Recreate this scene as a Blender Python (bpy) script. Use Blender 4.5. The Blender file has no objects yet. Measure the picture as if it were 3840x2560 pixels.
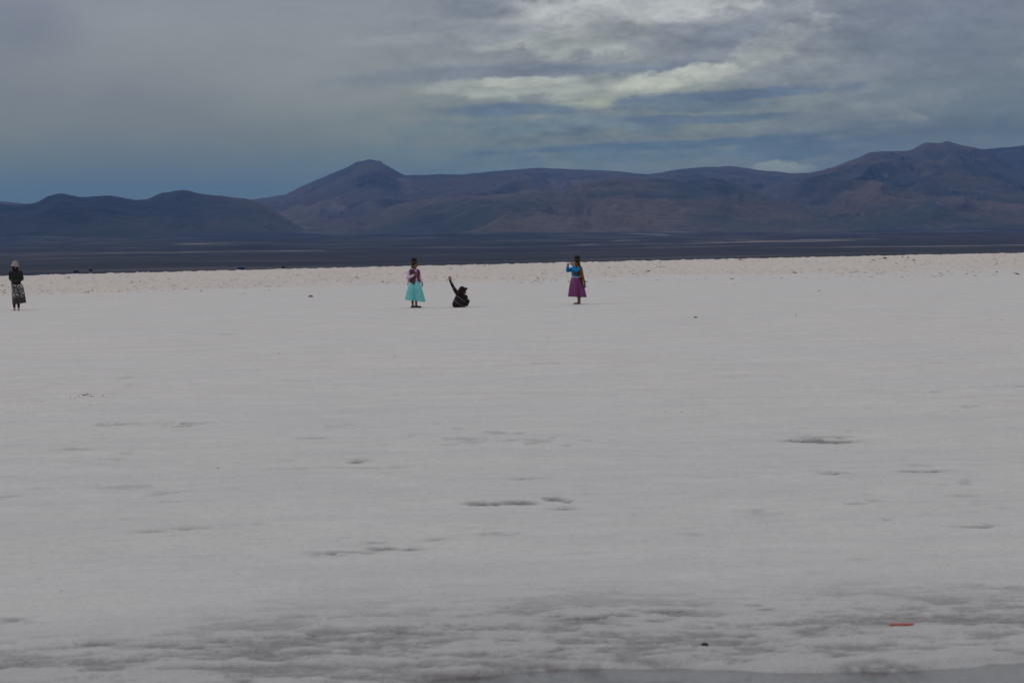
import bpy, bmesh, math, random
import numpy as np
from mathutils import Vector, Matrix, Euler
from mathutils.bvhtree import BVHTree

# ------------------------------------------------------------------ scene, camera
S = bpy.context.scene
COL = S.collection
random.seed(4)
H = 1.95                       # eye height
F = 70.0 / 36.0 * 3840.0       # focal length in photograph pixels
PITCH = math.atan(355 / F)
ROLL = math.radians(1.1)
fwd = Vector((0, math.cos(PITCH), -math.sin(PITCH)))
r0 = Vector((1, 0, 0)); u0 = r0.cross(fwd)
right = r0 * math.cos(ROLL) - u0 * math.sin(ROLL)
up = right.cross(fwd)
cam_d = bpy.data.cameras.new("camera"); cam = bpy.data.objects.new("camera", cam_d)
COL.objects.link(cam)
M = Matrix((right, up, -fwd)).transposed().to_4x4(); M.translation = (0, 0, H)
cam.matrix_world = M
cam_d.lens = 70; cam_d.sensor_width = 36; cam_d.clip_start = 0.5; cam_d.clip_end = 60000
cam_d.dof.use_dof = True; cam_d.dof.focus_distance = 66; cam_d.dof.aperture_fstop = 6.3
S.camera = cam

def ray(px, py):
    return (fwd * F + right * (px - 1920) - up * (py - 1280)).normalized()
def gp(px, py, z=0.0):
    """ground point seen at a photograph pixel"""
    d = ray(px, py)
    return Vector((0, 0, H)) + d * ((z - H) / d.z)
def azel(px, py):
    d = ray(px, py)
    return math.atan2(d.x, d.y), math.asin(d.z)

# ------------------------------------------------------------------ view, light
S.view_settings.view_transform = 'Standard'; S.view_settings.look = 'None'
S.view_settings.exposure = 0.0; S.view_settings.gamma = 1.0
S.cycles.use_denoising = True
S.cycles.max_bounces = 6; S.cycles.volume_bounces = 1; S.cycles.transparent_max_bounces = 16
SUN_EL, SUN_AZ = math.radians(36), math.radians(-78)     # azimuth from +y towards +x
sd = Vector((math.cos(SUN_EL) * math.sin(SUN_AZ), math.cos(SUN_EL) * math.cos(SUN_AZ), math.sin(SUN_EL)))
sun_d = bpy.data.lights.new("sun", 'SUN'); sun_d.energy = 0.80; sun_d.angle = math.radians(14)
sun_d.color = (1.0, 0.95, 0.88)
sun = bpy.data.objects.new("sun", sun_d); COL.objects.link(sun)
sun.rotation_euler = sd.to_track_quat('Z', 'Y').to_euler()

# ------------------------------------------------------------------ node expressions
class X:
    """a socket (or number) with arithmetic that builds math nodes"""
    nt = None
    def __init__(s, v): s.v = v
    @staticmethod
    def m(op, *a, clamp=False):
        n = X.nt.nodes.new('ShaderNodeMath'); n.operation = op; n.use_clamp = clamp
        for i, q in enumerate(a):
            q = q.v if isinstance(q, X) else q
            if isinstance(q, (int, float)): n.inputs[i].default_value = q
            else: X.nt.links.new(q, n.inputs[i])
        return X(n.outputs[0])
    def __add__(s, o): return X.m('ADD', s, o)
    __radd__ = __add__
    def __sub__(s, o): return X.m('SUBTRACT', s, o)
    def __rsub__(s, o): return X.m('SUBTRACT', o, s)
    def __mul__(s, o):
        if isinstance(o, tuple):
            n = X.nt.nodes.new('ShaderNodeVectorMath'); n.operation = 'MULTIPLY'; n.inputs[1].default_value = o
            X.nt.links.new(s.v, n.inputs[0]); return X(n.outputs[0])
        return X.m('MULTIPLY', s, o)
    __rmul__ = __mul__
    def __truediv__(s, o): return X.m('DIVIDE', s, o)
def off(v, k):
    n = X.nt.nodes.new('ShaderNodeVectorMath'); n.operation = 'ADD'; n.inputs[1].default_value = (k, k, k)
    X.nt.links.new(v.v, n.inputs[0]); return X(n.outputs[0])
def sstep(a, b, x):
    n = X.nt.nodes.new('ShaderNodeMapRange'); n.interpolation_type = 'SMOOTHSTEP'
    n.inputs[1].default_value = a; n.inputs[2].default_value = b
    X.nt.links.new(x.v, n.inputs[0]); return X(n.outputs[0])
def comb(x, y, z):
    n = X.nt.nodes.new('ShaderNodeCombineXYZ')
    for i, q in enumerate((x, y, z)):
        q = q.v if isinstance(q, X) else q
        if isinstance(q, (int, float)): n.inputs[i].default_value = q
        else: X.nt.links.new(q, n.inputs[i])
    return X(n.outputs[0])
def noise(vec, scale, detail=4, rough=0.5, dist=0.0, dim='3D'):
    n = X.nt.nodes.new('ShaderNodeTexNoise'); n.noise_dimensions = dim
    n.inputs['Scale'].default_value = scale; n.inputs['Detail'].default_value = detail
    n.inputs['Roughness'].default_value = rough; n.inputs['Distortion'].default_value = dist
    X.nt.links.new(vec.v, n.inputs['Vector']); return X(n.outputs[0])
def mix(f, a, b):
    n = X.nt.nodes.new('ShaderNodeMix'); n.data_type = 'RGBA'
    for q, i in ((f, 0), (a, 6), (b, 7)):
        q = q.v if isinstance(q, X) else q
        if isinstance(q, tuple): n.inputs[i].default_value = (*q, 1) if len(q) == 3 else q
        elif isinstance(q, (int, float)): n.inputs[i].default_value = q
        else: X.nt.links.new(q, n.inputs[i])
    return X(n.outputs[2])
def lin(r, g, b):
    return tuple(((c / 255) / 12.92 if c / 255 < .04045 else ((c / 255 + .055) / 1.055) ** 2.4) for c in (r, g, b))

# ------------------------------------------------------------------ sky
W = bpy.data.worlds.new("World"); S.world = W; W.use_nodes = True
nt = W.node_tree; nt.nodes.clear(); X.nt = nt
out = nt.nodes.new('ShaderNodeOutputWorld'); bg = nt.nodes.new('ShaderNodeBackground')
nt.links.new(bg.outputs[0], out.inputs[0])
tc = nt.nodes.new('ShaderNodeTexCoord'); sep = nt.nodes.new('ShaderNodeSeparateXYZ')
nt.links.new(tc.outputs['Generated'], sep.inputs[0])
dx, dy, dz = (X(sep.outputs[i]) for i in range(3))
az = X.m('ARCTAN2', dx, dy); el = X.m('ARCSINE', dz)
sky = nt.nodes.new('ShaderNodeTexSky'); sky.sky_type = 'NISHITA'; sky.sun_disc = False
sky.sun_elevation = SUN_EL; sky.sun_rotation = SUN_AZ; sky.altitude = 3600; sky.air_density = 1.2; sky.dust_density = 1.5
skc = nt.nodes.new('ShaderNodeVectorMath'); skc.operation = 'SCALE'; skc.inputs['Scale'].default_value = 0.07
nt.links.new(sky.outputs[0], skc.inputs[0]); sky_col = X(skc.outputs[0])
# cloud coordinates: flattened towards the horizon as a layer overhead is
cv = comb(az * 1.0, el * 2.6, 0.0)
w1 = noise(cv, 7, 3, .5) - 0.5
w2 = noise(comb(az * 1.0, el * 2.6, 3.7), 7, 3, .5) - 0.5
wf = noise(comb(az, el * 1.9, 9.1), 42, 7, .60) - 0.5
wg = noise(comb(az, el * 1.3, 5.3), 150, 5, .62) - 0.5
def blob(px, py, rx, ry, tilt=0.0, warp=1.0, fine=1.0):
    """a bank of cloud centred on a direction, its edge frayed by the noise"""
    a, e = azel(px, py)
    u = az - a + w1 * (0.05 * warp)
    v = el - e + w2 * (0.016 * warp)
    c, s = math.cos(tilt), math.sin(tilt)
    p = (u * c + v * s) / (rx / F); q = (v * c - u * s) / (ry / F)
    d2 = X.m('SQRT', p * p + q * q) + wf * (2.0 * fine) + wg * (.8 * fine)
    return sstep(1.45 - .25 * min(fine, 1), .25 + .40 * min(fine, 1), d2)
skyc = mix(sstep(-.02, .09, el), lin(114, 128, 130), lin(140, 144, 144))

SKY_BLOBS = [
 # px, py, rx, ry, tilt, colour, strength, warp, fine
 (300, 420, 900, 260, -.12, (132, 134, 139), .75, 1, .3),
 (900, 150, 900, 170, .05, (149, 153, 151), .6, 1, .3),
 (40, 110, 240, 130, 0, (122, 126, 134), .6, 1, .4),
 (1350, 300, 700, 120, .05, (150, 154, 153), .5, 1, .4),
 (500, 800, 1100, 260, 0, (106, 124, 134), .7, 1, .3),
 (3560, 330, 560, 500, .1, (120, 127, 137), .85, 1, .3),
 (3760, 560, 420, 200, .0, (104, 115, 132), .6, 1, .3),
 (2280, 60, 600, 150, .0, (160, 164, 160), .9, .0+1, .9),
 (2330, 20, 420, 60, .0, (186, 190, 186), .85, 1, 1.1),
 (2150, 160, 330, 60, .03, (170, 174, 169), .75, 1, 1.1),
 (2520, 130, 190, 60, .15, (140, 145, 149), .8, 1, 1.2),
 (2720, 105, 200, 45, .25, (136, 141, 148), .75, 1, 1.2),
 (1830, 130, 230, 45, .0, (138, 142, 146), .6, .8, 1.0),
 (1640, 150, 330, 26, .05, (155, 159, 156), .6, .8, .9),
 (2620, 190, 260, 50, .35, (134, 139, 147), .75, 1.2, 1.2),
 (1750, 30, 160, 50, 0, (130, 136, 142), .6, 1, 1),
 (1900, 285, 620, 36, .02, (128, 133, 144), .8, .7, .7),
 (2350, 262, 420, 28, .06, (124, 130, 142), .75, .7, .8),
 (1950, 335, 400, 32, .02, (170, 175, 172), .85, .6, .9),
 (2420, 320, 420, 46, .10, (176, 180, 177), .9, .6, 1),
 (2820, 215, 260, 62, .42, (164, 169, 167), .8, .9, 1.2),
 (2560, 282, 250, 34, .14, (196, 199, 195), .8, .5, 1.2),
 (2010, 312, 200, 20, .02, (192, 196, 192), .8, .5, 1.1),
 (2230, 300, 120, 26, .1, (158, 164, 160), .7, .5, 1.3),
 (3010, 170, 90, 22, .3, (142, 147, 152), .7, .5, 1.3),
 (3330, 430, 150, 26, -.2, (150, 154, 156), .7, .5, 1.4),
 (3150, 480, 420, 20, .0, (126, 133, 146), .6, .5, 1.0),
 (2200, 395, 200, 22, .1, (168, 172, 160), .8, .5, 1),
 (3120, 290, 420, 70, .0, (136, 140, 150), .6, 1, 1),
 (1950, 415, 330, 26, .0, (98, 116, 140), .8, .5, .7),
 (2750, 350, 420, 26, .03, (104, 118, 142), .85, .5, .8),
 (2150, 470, 560, 40, .02, (116, 132, 146), .7, .7, 1),
 (2620, 390, 330, 26, .02, (116, 130, 146), .8, .5, 1.2),
 (2650, 440, 420, 20, .0, (98, 114, 140), .7, .5, .8),
 (3180, 430, 420, 38, .1, (132, 136, 146), .8, .6, 1.3),
 (1640, 490, 150, 40, .0, (128, 138, 144), .8, .6, 1.4),
 (1650, 600, 700, 60, .0, (112, 134, 146), .4, 1, .6),
 (2500, 540, 700, 18, .03, (92, 112, 142), .75, .5, .6),
 (2350, 580, 500, 24, .02, (114, 130, 144), .7, .6, .8),
 (3050, 560, 400, 40, .0, (94, 114, 146), .6, .6, .7),
 (3500, 560, 420, 40, .0, (124, 132, 144), .6, .6, .9),
 (2950, 634, 120, 26, .0, (160, 166, 168), .9, .25, 1.25),
]
for px, py, rx, ry, t, c, k, wp, fn in SKY_BLOBS:
    skyc = mix(X.m('MULTIPLY', blob(px, py, rx, ry, t, wp, fn), k, clamp=True), skyc, lin(*c))
# soft billows over the whole deck, and broad unevenness
bil = (noise(comb(az + w1 * .05, el * 2.6 + w2 * .05, 1.0), 14, 4, .6) - 0.5) + (noise(comb(az, el * 2.2, 2.0), 60, 7, .62) - 0.5) * .55
skyc_v = nt.nodes.new('ShaderNodeVectorMath'); skyc_v.operation = 'SCALE'
nt.links.new(skyc.v, skyc_v.inputs[0])
reg = sstep(-.14, .06, az) * .40 + .15
nt.links.new((1.0 + bil * reg).v, skyc_v.inputs['Scale'])
e1 = noise(comb(az + w1 * .02, el * 2.3, 2.0), 24, 8, .60); e2 = noise(comb(az + w1 * .02, (el + .0045) * 2.3, 2.0), 24, 8, .60)
f1 = noise(comb(az, el * 2.6, 6.0), 75, 6, .6); f2 = noise(comb(az, (el + .0018) * 2.6, 6.0), 75, 6, .6)
g1 = noise(comb(az, el * 2.0, 4.0), 12, 6, .55); g2 = noise(comb(az, (el + .009) * 2.0, 4.0), 12, 6, .55)
emb = ((g1 - g2) * 1.1 + (e1 - e2) * 1.45 + (f1 - f2) * .45) * (sstep(-.10, .04, az) * .8 + .06) * (1.0 - sstep(.13, .22, az) * .6) * sstep(.02, .06, el)
skyc_e = nt.nodes.new('ShaderNodeVectorMath'); skyc_e.operation = 'SCALE'
nt.links.new(skyc_v.outputs[0], skyc_e.inputs[0]); nt.links.new(X.m('MAXIMUM', 1.0 + emb, .4).v, skyc_e.inputs['Scale']); skyc_v = skyc_e
tint = mix(sstep(.02, .13, el), (.98, .985, .57), (.97, .96, .985))
tn = nt.nodes.new('ShaderNodeVectorMath'); tn.operation = 'MULTIPLY'; nt.links.new(skyc_v.outputs[0], tn.inputs[0]); nt.links.new(tint.v, tn.inputs[1])
high = mix(sstep(.14, .8, el), X(tn.outputs[0]), lin(200, 203, 214))
gap = mix(sstep(.12, .4, el) * .12, high, sky_col) * (1.05, 1.04, 1.0)
SKY_GAIN = 1.14
nt.links.new(gap.v, bg.inputs[0]); bg.inputs[1].default_value = SKY_GAIN

# ------------------------------------------------------------------ objects, names, labels
def tag(o, label=None, cat=None, group=None, kind=None):
    if label: o["label"] = label
    if cat: o["category"] = cat
    if group: o["group"] = group
    if kind: o["kind"] = kind
    return o
def link(name, me, mat, parent=None):
    me.name = name
    o = bpy.data.objects.new(name, me); COL.objects.link(o)
    if mat is not None:
        me.materials.clear(); me.materials.append(mat)
    if parent: o.parent = parent
    return o
def empty(name, loc, rz=0.0):
    o = bpy.data.objects.new(name, None); COL.objects.link(o)
    o.empty_display_size = .2; o.location = loc; o.rotation_euler = (0, 0, rz); return o
def smooth(me):
    me.polygons.foreach_set('use_smooth', [True] * len(me.polygons)); me.update()

def material(name):
    m = bpy.data.materials.new(name); m.use_nodes = True
    nt = m.node_tree; b = nt.nodes['Principled BSDF']; X.nt = nt
    return m, nt, b
def coords(nt, which='Object'):
    t = nt.nodes.new('ShaderNodeTexCoord'); return X(t.outputs[which])
def bump(nt, b, h, strength, dist):
    n = nt.nodes.new('ShaderNodeBump'); n.inputs['Strength'].default_value = strength
    n.inputs['Distance'].default_value = dist
    nt.links.new(h.v, n.inputs['Height']); nt.links.new(n.outputs[0], b.inputs['Normal'])
def cloth(name, c, c2=None, scale=14, rough=.85, bs=.3, bd=.004):
    m, nt, b = material(name); v = coords(nt)
    c2 = c2 or tuple(q * .72 for q in c)
    n = noise(v, scale, 4, .6)
    nt.links.new(mix(sstep(.3, .7, n), c, c2).v, b.inputs['Base Color'])
    b.inputs['Roughness'].default_value = rough
    b.inputs['Specular IOR Level'].default_value = .25
    bump(nt, b, noise(v, 160, 2, .6), bs, bd)
    return m

# ------------------------------------------------------------------ numpy noise
_rs = np.random.RandomState(11)
_T = _rs.rand(512, 512)
def vn(x, y, seed=0):
    x = x + seed * 37.17; y = y + seed * 91.73
    xi = np.floor(x).astype(int); yi = np.floor(y).astype(int)
    fx = x - xi; fy = y - yi
    fx = fx * fx * fx * (fx * (fx * 6 - 15) + 10); fy = fy * fy * fy * (fy * (fy * 6 - 15) + 10)
    a = _T[xi % 512, yi % 512]; b = _T[(xi + 1) % 512, yi % 512]
    c = _T[xi % 512, (yi + 1) % 512]; d = _T[(xi + 1) % 512, (yi + 1) % 512]
    return (a * (1 - fx) + b * fx) * (1 - fy) + (c * (1 - fx) + d * fx) * fy
def fbm(x, y, octv=5, gain=.5, seed=0):
    s = 0; a = 1; n = 0
    for k in range(octv):
        s = s + a * vn(x * 2 ** k, y * 2 ** k, seed + k * 3); n += a; a *= gain
    return s / n
def ridged(x, y, octv=4, gain=.5, seed=0):
    s = 0; a = 1; n = 0
    for k in range(octv):
        s = s + a * (1 - np.abs(2 * vn(x * 2 ** k, y * 2 ** k, seed + k * 5) - 1)); n += a; a *= gain
    return s / n
def sm(a, b, x):
    t = np.clip((x - a) / (b - a), 0, 1); return t * t * (3 - 2 * t)

def grid_mesh(name, P, wrap=False):
    """P: rows x cols x 3"""
    R, C = P.shape[:2]
    me = bpy.data.meshes.new(name)
    idx = np.arange(R * C).reshape(R, C)
    if wrap: nx = np.roll(idx, -1, axis=1); a = idx[:-1]; b = nx[:-1]; c = nx[1:]; d = idx[1:]
    else: a = idx[:-1, :-1]; b = idx[:-1, 1:]; c = idx[1:, 1:]; d = idx[1:, :-1]
    f = np.stack([a, b, c, d], -1).reshape(-1, 4)
    me.vertices.add(R * C); me.vertices.foreach_set('co', P.reshape(-1).astype(np.float32))
    me.loops.add(f.size); me.loops.foreach_set('vertex_index', f.reshape(-1).astype(np.int32))
    me.polygons.add(len(f)); me.polygons.foreach_set('loop_start', np.arange(0, f.size, 4, dtype=np.int32))
    me.update(calc_edges=True); smooth(me)
    return me
def attr(me, name, v):
    a = me.attributes.new(name, 'FLOAT', 'POINT'); a.data.foreach_set('value', v.reshape(-1).astype(np.float32))
def azimuths(half, n, coarse):
    """dense across the view, coarse round the rest of the circle"""
    d = np.linspace(-half, half, n)
    c = np.linspace(half, 2 * np.pi - half, coarse + 2)[1:-1]
    return np.concatenate([d, c])

# ------------------------------------------------------------------ salt flat
EDGE = [gp(0, 1035), gp(3840, 948)]
e0, e1 = np.array(EDGE[0][:2]), np.array(EDGE[1][:2])
def edge_dist(a):
    """distance from the camera to the far rim of the salt along azimuth a"""
    a0, d0 = math.atan2(*e0), np.hypot(*e0); a1, d1 = math.atan2(*e1), np.hypot(*e1)
    aw = (a + np.pi) % (2 * np.pi) - np.pi
    t = (np.clip(aw, -.45, .45) - a0) / (a1 - a0)
    return d0 + (d1 - d0) * t + np.clip(np.abs(aw) - .45, 0, 3) * 90
SHORE = [(-2000, 2800), (600, 2640), (1300, 2585), (1650, 2535), (2000, 2502), (2400, 2494), (2640, 2486), (3050, 2498),
         (3330, 2503), (3520, 2482), (3840, 2466), (4600, 2440), (6500, 2420)]
sh = np.array([gp(*p)[:2] for p in SHORE])
def shore_y(x): return np.interp(x, sh[:, 0], sh[:, 1])
# darker hollows where the crust has broken: photograph position, half-width m, half-depth m, strength
HOLLOWS = [(430, 1588, 90, 7, .5), (690, 1588, 80, 9, .9), (540, 1592, 60, 6, .5), (290, 1680, 60, 6, .4), (400, 1732, 55, 7, .8), (1180, 1720, 100, 6, .55),
           (1335, 1728, 55, 8, .9), (1290, 1752, 200, 5, .5), (1180, 1640, 60, 4, .4), (1800, 1884, 45, 9, 1.), (1855, 1886, 30, 11, 1.), (1950, 1880, 70, 10, .95), (2075, 1868, 40, 12, 1.), (2130, 1878, 20, 7, .9),
           (2120, 1902, 45, 7, .9), (1990, 1790, 60, 4, .55), (3000, 1650, 50, 8, 1.), (3080, 1646, 90, 13, 1.15), (3150, 1652, 60, 10, .9), (3140, 1770, 50, 6, 1.), (3195, 1777, 30, 5, 1.), (3420, 1765, 40, 5, .8), (3500, 1764, 50, 4, .9), (3440, 1742, 35, 3, .7),
           (1290, 2072, 110, 10, .9), (1450, 2052, 60, 8, .9), (1545, 2056, 45, 7, .8), (1400, 2034, 50, 5, .8), (700, 1980, 70, 8, .45), (570, 1990, 60, 6, .4), (20, 1860, 50, 8, .5), (1640, 2020, 40, 5, .5),
           (3680, 1970, 70, 7, .7), (3610, 1858, 50, 6, .35), (3250, 1855, 30, 4, .6), (3330, 1945, 30, 4, .4), (360, 2414, 80, 12, 1.2), (560, 2418, 60, 8, .8), (720, 2428, 110, 18, .8), (980, 2440, 130, 26, .85), (820, 2402, 60, 10, .8), (1180, 2378, 70, 12, .9), (900, 2380, 50, 6, .7),
           (1620, 2342, 130, 16, .95), (1505, 2368, 30, 9, 1.1), (1750, 2357, 50, 9, .8), (1850, 2372, 60, 6, .6), (2230, 2312, 160, 24, 1.0), (2130, 2306, 90, 14, .8), (2500, 2293, 130, 9, .9), (2380, 2290, 60, 8, .7),
           (2600, 2272, 60, 6, .7), (2830, 2268, 50, 6, 1.), (2870, 2284, 45, 7, 1.), (2480, 2325, 90, 12, .7), (2640, 2330, 120, 16, .6), (2950, 2340, 80, 12, .7), (3100, 2350, 140, 20, .7), (3260, 2258, 90, 7, .8),
           (3400, 2280, 120, 20, .75), (3130, 2295, 100, 6, .7), (3560, 2200, 110, 8, .7), (3750, 2190, 100, 16, .65), (3400, 2365, 150, 8, .6), (3480, 2430, 110, 14, .6), (3300, 2445, 80, 8, .5), (3780, 2370, 90, 24, .7), (3760, 2435, 120, 16, .65),
           (350, 2480, 130, 22, .75), (200, 2490, 60, 10, .6), (100, 2460, 120, 12, .5), (450, 2500, 70, 12, .7), (600, 2520, 100, 10, .6), (2100, 2432, 50, 8, .9), (2280, 2440, 150, 16, .7), (2480, 2432, 70, 8, .7), (1350, 2465, 60, 8, .5), (1500, 2455, 60, 8, .7), (1580, 2490, 30, 6, .7),
           (300, 2545, 160, 14, .9), (520, 2550, 80, 10, .7), (60, 2320, 60, 12, .6), (130, 2330, 50, 8, .4), (1250, 2420, 80, 8, .6), (2030, 1362, 110, 4, .35), (850, 1252, 60, 3, .3), (2420, 1360, 80, 3, .35), (2900, 2425, 120, 10, .5), (3080, 2480, 160, 8, .6)]
def salt_fields(xx, yy):
    d = np.hypot(xx, yy); a = np.arctan2(xx, yy)
    dist_shore = yy - shore_y(xx) + (fbm(xx * 1.7, yy * 5, 4, .5, 7) - .5) * .22
    n1 = fbm(xx * .35, yy * .30, 5, .55, 1); n2 = fbm(xx * 2.2, yy * 2.2, 5, .6, 2); n3 = fbm(xx * 9, yy * 9, 3, .6, 3)
    wet = np.zeros_like(xx)
    cut = fbm(xx * 1.8 + yy * .35, yy * 4.6, 3, .6, 5) * .5 + fbm(xx * 6 + yy, yy * 15, 4, .66, 15) * .5
    for px, py, rx, ry, k in HOLLOWS:
        p = gp(px, py); dp = math.hypot(p.x, p.y); rx, ry = rx * dp / F, .78 * ry * dp * dp / (H * F)
        q = ((xx - p.x) / rx) ** 2 + ((yy - p.y) / ry) ** 2
        m = q < 7
        wet[m] = np.maximum(wet[m], (1.25 * k * np.exp(-q[m] * .8) * sm(.45, .60, cut[m] + .08 * np.exp(-q[m]))))
    # broken, damp belt behind the puddle
    belt = sm(-.35, .0, dist_shore) * (1 - sm(.9, 2.4, dist_shore + (n1 - .5) * 2.0 + np.abs(xx) * 0)) * (d < 40)
    wet = np.maximum(wet, belt * (sm(.44, .62, cut * .85 + n2 * .15) * .68 + .16))
    # small pocks everywhere
    wet = np.maximum(wet, sm(.66, .80, n2) * .35 * sm(.45, .6, n1) * (1 - sm(22, 45, d)))
    damp = np.clip(1 - sm(-.5, 3.5, dist_shore + (n1 - .5) * 3), 0, 1) * .65 * (d < 60) + .45 * (1 - sm(8, 36, d + (n1 - .5) * 8))
    z = (n1 - .5) * .03 * sm(5, 30, d) + (n2 - .5) * .014 + (n3 - .5) * .008 - wet * .022
    z = z - .09 * (1 - sm(-.14, .10, dist_shore)) * (d < 40) + .012 * belt
    # rough, blocky far band
    ed = edge_dist(a)
    rough = sm(97, 116, d + (fbm(xx * .06, yy * .05, 3, .5, 9) - .5) * 30 - (ed - 205) * .3)
    blk = fbm(xx * 1.9, yy * .22, 5, .66, 21)
    z = z + rough * ((blk - .5) * .13 + sm(.58, .72, blk) * .05 + (vn(xx * 3.1, yy * 3.1, 8) - .5) * .03)
    z = z - sm(-1.2, .2, d - ed - (vn(a * 900, a * 0, 3) - .5) * 1.4) * .75
    return z, wet, damp, rough
azs = azimuths(math.radians(17.5), 1250, 150)
rad = [1.0]
while rad[-1] < 560:
    d = rad[-1]
    if d < 5: s = .2
    elif d < 110: s = max(.02, d * d / (H * 1991) * .75)
    elif d < 262: s = .9 if d < 180 else .8
    else: s = 25
    if 5 <= d < 12: s = max(s, .025)
    rad.append(d + s)
rad = np.array(rad)
A, D = np.meshgrid(azs, rad)
D2 = np.minimum(D, edge_dist(A) + 2.0)
xx = np.sin(A) * D2; yy = np.cos(A) * D2
z, wet, damp, rough = salt_fields(xx, yy)
me = grid_mesh("salt_flat", np.stack([xx, yy, z], -1), wrap=True)
attr(me, 'wet', wet); attr(me, 'damp', damp); attr(me, 'rough', rough)
m, nt, b = material("salt_crust"); v = coords(nt)
def at(nm):
    n = X.nt.nodes.new('ShaderNodeAttribute'); n.attribute_name = nm; return X(n.outputs['Fac'])
aw, ad, ar = at('wet'), at('damp'), at('rough')
big = noise(v, .16, 5, .6); mid = noise(v, 1.3, 5, .62); fine = noise(v, 11, 4, .65); tiny = noise(v, 60, 2, .6)
c = mix(sstep(.38, .64, big), (.590, .558, .508), (.562, .537, .508))
c = mix(sstep(.40, .66, noise(v * (.35, 1.3, 1), 1.0, 6, .68)) * .5, c, (.47, .445, .43))
c = mix(sstep(.50, .70, noise(off(v * (.5, 1.2, 1), 7.0), 1.6, 6, .72)) * .5, c, (.68, .64, .60))
c = mix(sstep(.48, .72, noise(off(v * (.45, 1.2, 1), 3.0), 5.0, 5, .74)) * .45, c, (.40, .38, .365))
c = mix(sstep(.40, .72, mid) * .25, c, (.50, .462, .435))
c = mix(sstep(.46, .66, noise(v * (1, .8, 1), 18, 5, .7)) * .42, c, (.44, .41, .40))
c = mix(sstep(.5, .62, noise(off(v * (.6, .9, 1), 11.0), 7, 6, .72)) * .30, c, (.42, .385, .365))
c = mix(sstep(.58, .8, noise(v, 4.0, 5, .7)) * .35, c, (.72, .70, .67))
c = mix(ad * .55, c, (.36, .355, .355))
c = mix(ar * .7, c, (.535, .46, .40))
c = mix(ar * sstep(.56, .70, noise(v * (1, .14, 1), 2.6, 5, .7)) * .75, c, (.33, .27, .235))
c = mix(X.m('MULTIPLY', aw * (fine * 1.5 + tiny * .7 - .10), 1.0, clamp=True), c, (.17, .152, .142))
nt.links.new(c.v, b.inputs['Base Color'])
nt.links.new((.78 - ad * .22 - aw * .2).v, b.inputs['Roughness'])
b.inputs['Specular IOR Level'].default_value = .35
bump(nt, b, fine * .7 + tiny * .4 + mid * .8, .8, .016)
tag(link("salt_flat", me, m), kind="structure")

# ------------------------------------------------------------------ puddle
pts = [(x, shore_y(x) + .5) for x in np.linspace(-9, 12, 90)]
P = np.array([[[x, y, -.026] for x, y in pts], [[x, max(1.2, y - 7.5), -.026] for x, y in pts]])
P = np.stack([P[1] + (P[0] - P[1]) * t for t in np.linspace(0, 1, 12)])
me = grid_mesh("water", P)
m = bpy.data.materials.new("shallow_water"); m.use_nodes = True; nt = m.node_tree; nt.nodes.clear(); X.nt = nt
o_ = nt.nodes.new('ShaderNodeOutputMaterial'); tr = nt.nodes.new('ShaderNodeBsdfTransparent'); gl = nt.nodes.new('ShaderNodeBsdfGlossy')
fr = nt.nodes.new('ShaderNodeFresnel'); mx = nt.nodes.new('ShaderNodeMixShader'); fr.inputs[0].default_value = 1.33
tr.inputs[0].default_value = (1.0, .99, .98, 1); gl.inputs['Roughness'].default_value = .08; gl.inputs[0].default_value = (.95, .95, .95, 1)
bn = nt.nodes.new('ShaderNodeBump'); bn.inputs['Strength'].default_value = .12; bn.inputs['Distance'].default_value = .01
nt.links.new(noise(coords(nt), 9, 3, .5).v, bn.inputs['Height']); nt.links.new(bn.outputs[0], gl.inputs['Normal'])
nt.links.new(fr.outputs[0], mx.inputs[0]); nt.links.new(tr.outputs[0], mx.inputs[1]); nt.links.new(gl.outputs[0], mx.inputs[2])
nt.links.new(mx.outputs[0], o_.inputs[0])
tag(link("water", me, m), kind="structure")

# ------------------------------------------------------------------ plain beyond the salt
def lift(a):
    return np.interp((a + np.pi) % (2 * np.pi) - np.pi, [-.6, -.25, 0, .25, .6], [40, 62, 46, 20, 20])
def plain_z(xx, yy):
    d = np.maximum(np.hypot(xx, yy), 150); a = np.arctan2(xx, yy)
    ang = (-78 + (lift(a) + 78) * np.log(np.maximum(d, 1250) / 1250) / math.log(6000 / 1250)) / F
    z = H + d * ang
    amp = np.clip((d - 1250) / 4500, 0, 1)
    z = z + (fbm(xx * .0028, yy * .0028, 5, .55, 31) - .5) * 30 * amp + (fbm(xx * .012, yy * .012, 3, .5, 33) - .5) * 4 * amp
    z0 = -11.1 + (fbm(xx * .01, yy * .01, 3, .5, 35) - .5) * .5
    z = np.where(d < 1250, z0, z)
    return np.where(d < 151, -1.2, np.where(d < 700, -1.2 + (z0 + 1.2) * sm(262, 680, d), z))
azs = azimuths(math.radians(22), 500, 100)
rad = np.concatenate([[0.5, 100], np.geomspace(150, 6600, 330), np.geomspace(7000, 26000, 14)])
A, D = np.meshgrid(azs, rad); xx = np.sin(A) * D; yy = np.cos(A) * D
me = grid_mesh("plain", np.stack([xx, yy, np.where(D > 6700, 10, 0) * 0 + np.where(D > 6700, plain_z(np.sin(A) * 6500, np.cos(A) * 6500) - 4, plain_z(xx, yy))], -1), wrap=True)
m, nt, b = material("dark_plain"); v = coords(nt)
n1 = noise(v * (.6, 1, 1), .0016, 5, .55); n2 = noise(v * (.5, 1, 1), .0045, 5, .6); n3 = noise(v * (.5, 1, 1), .02, 4, .6)
c = mix(sstep(.35, .65, n1), (.020, .022, .031), (.034, .034, .039))
c = mix(sstep(.50, .64, n2) * .7, c, (.085, .078, .077))
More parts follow.
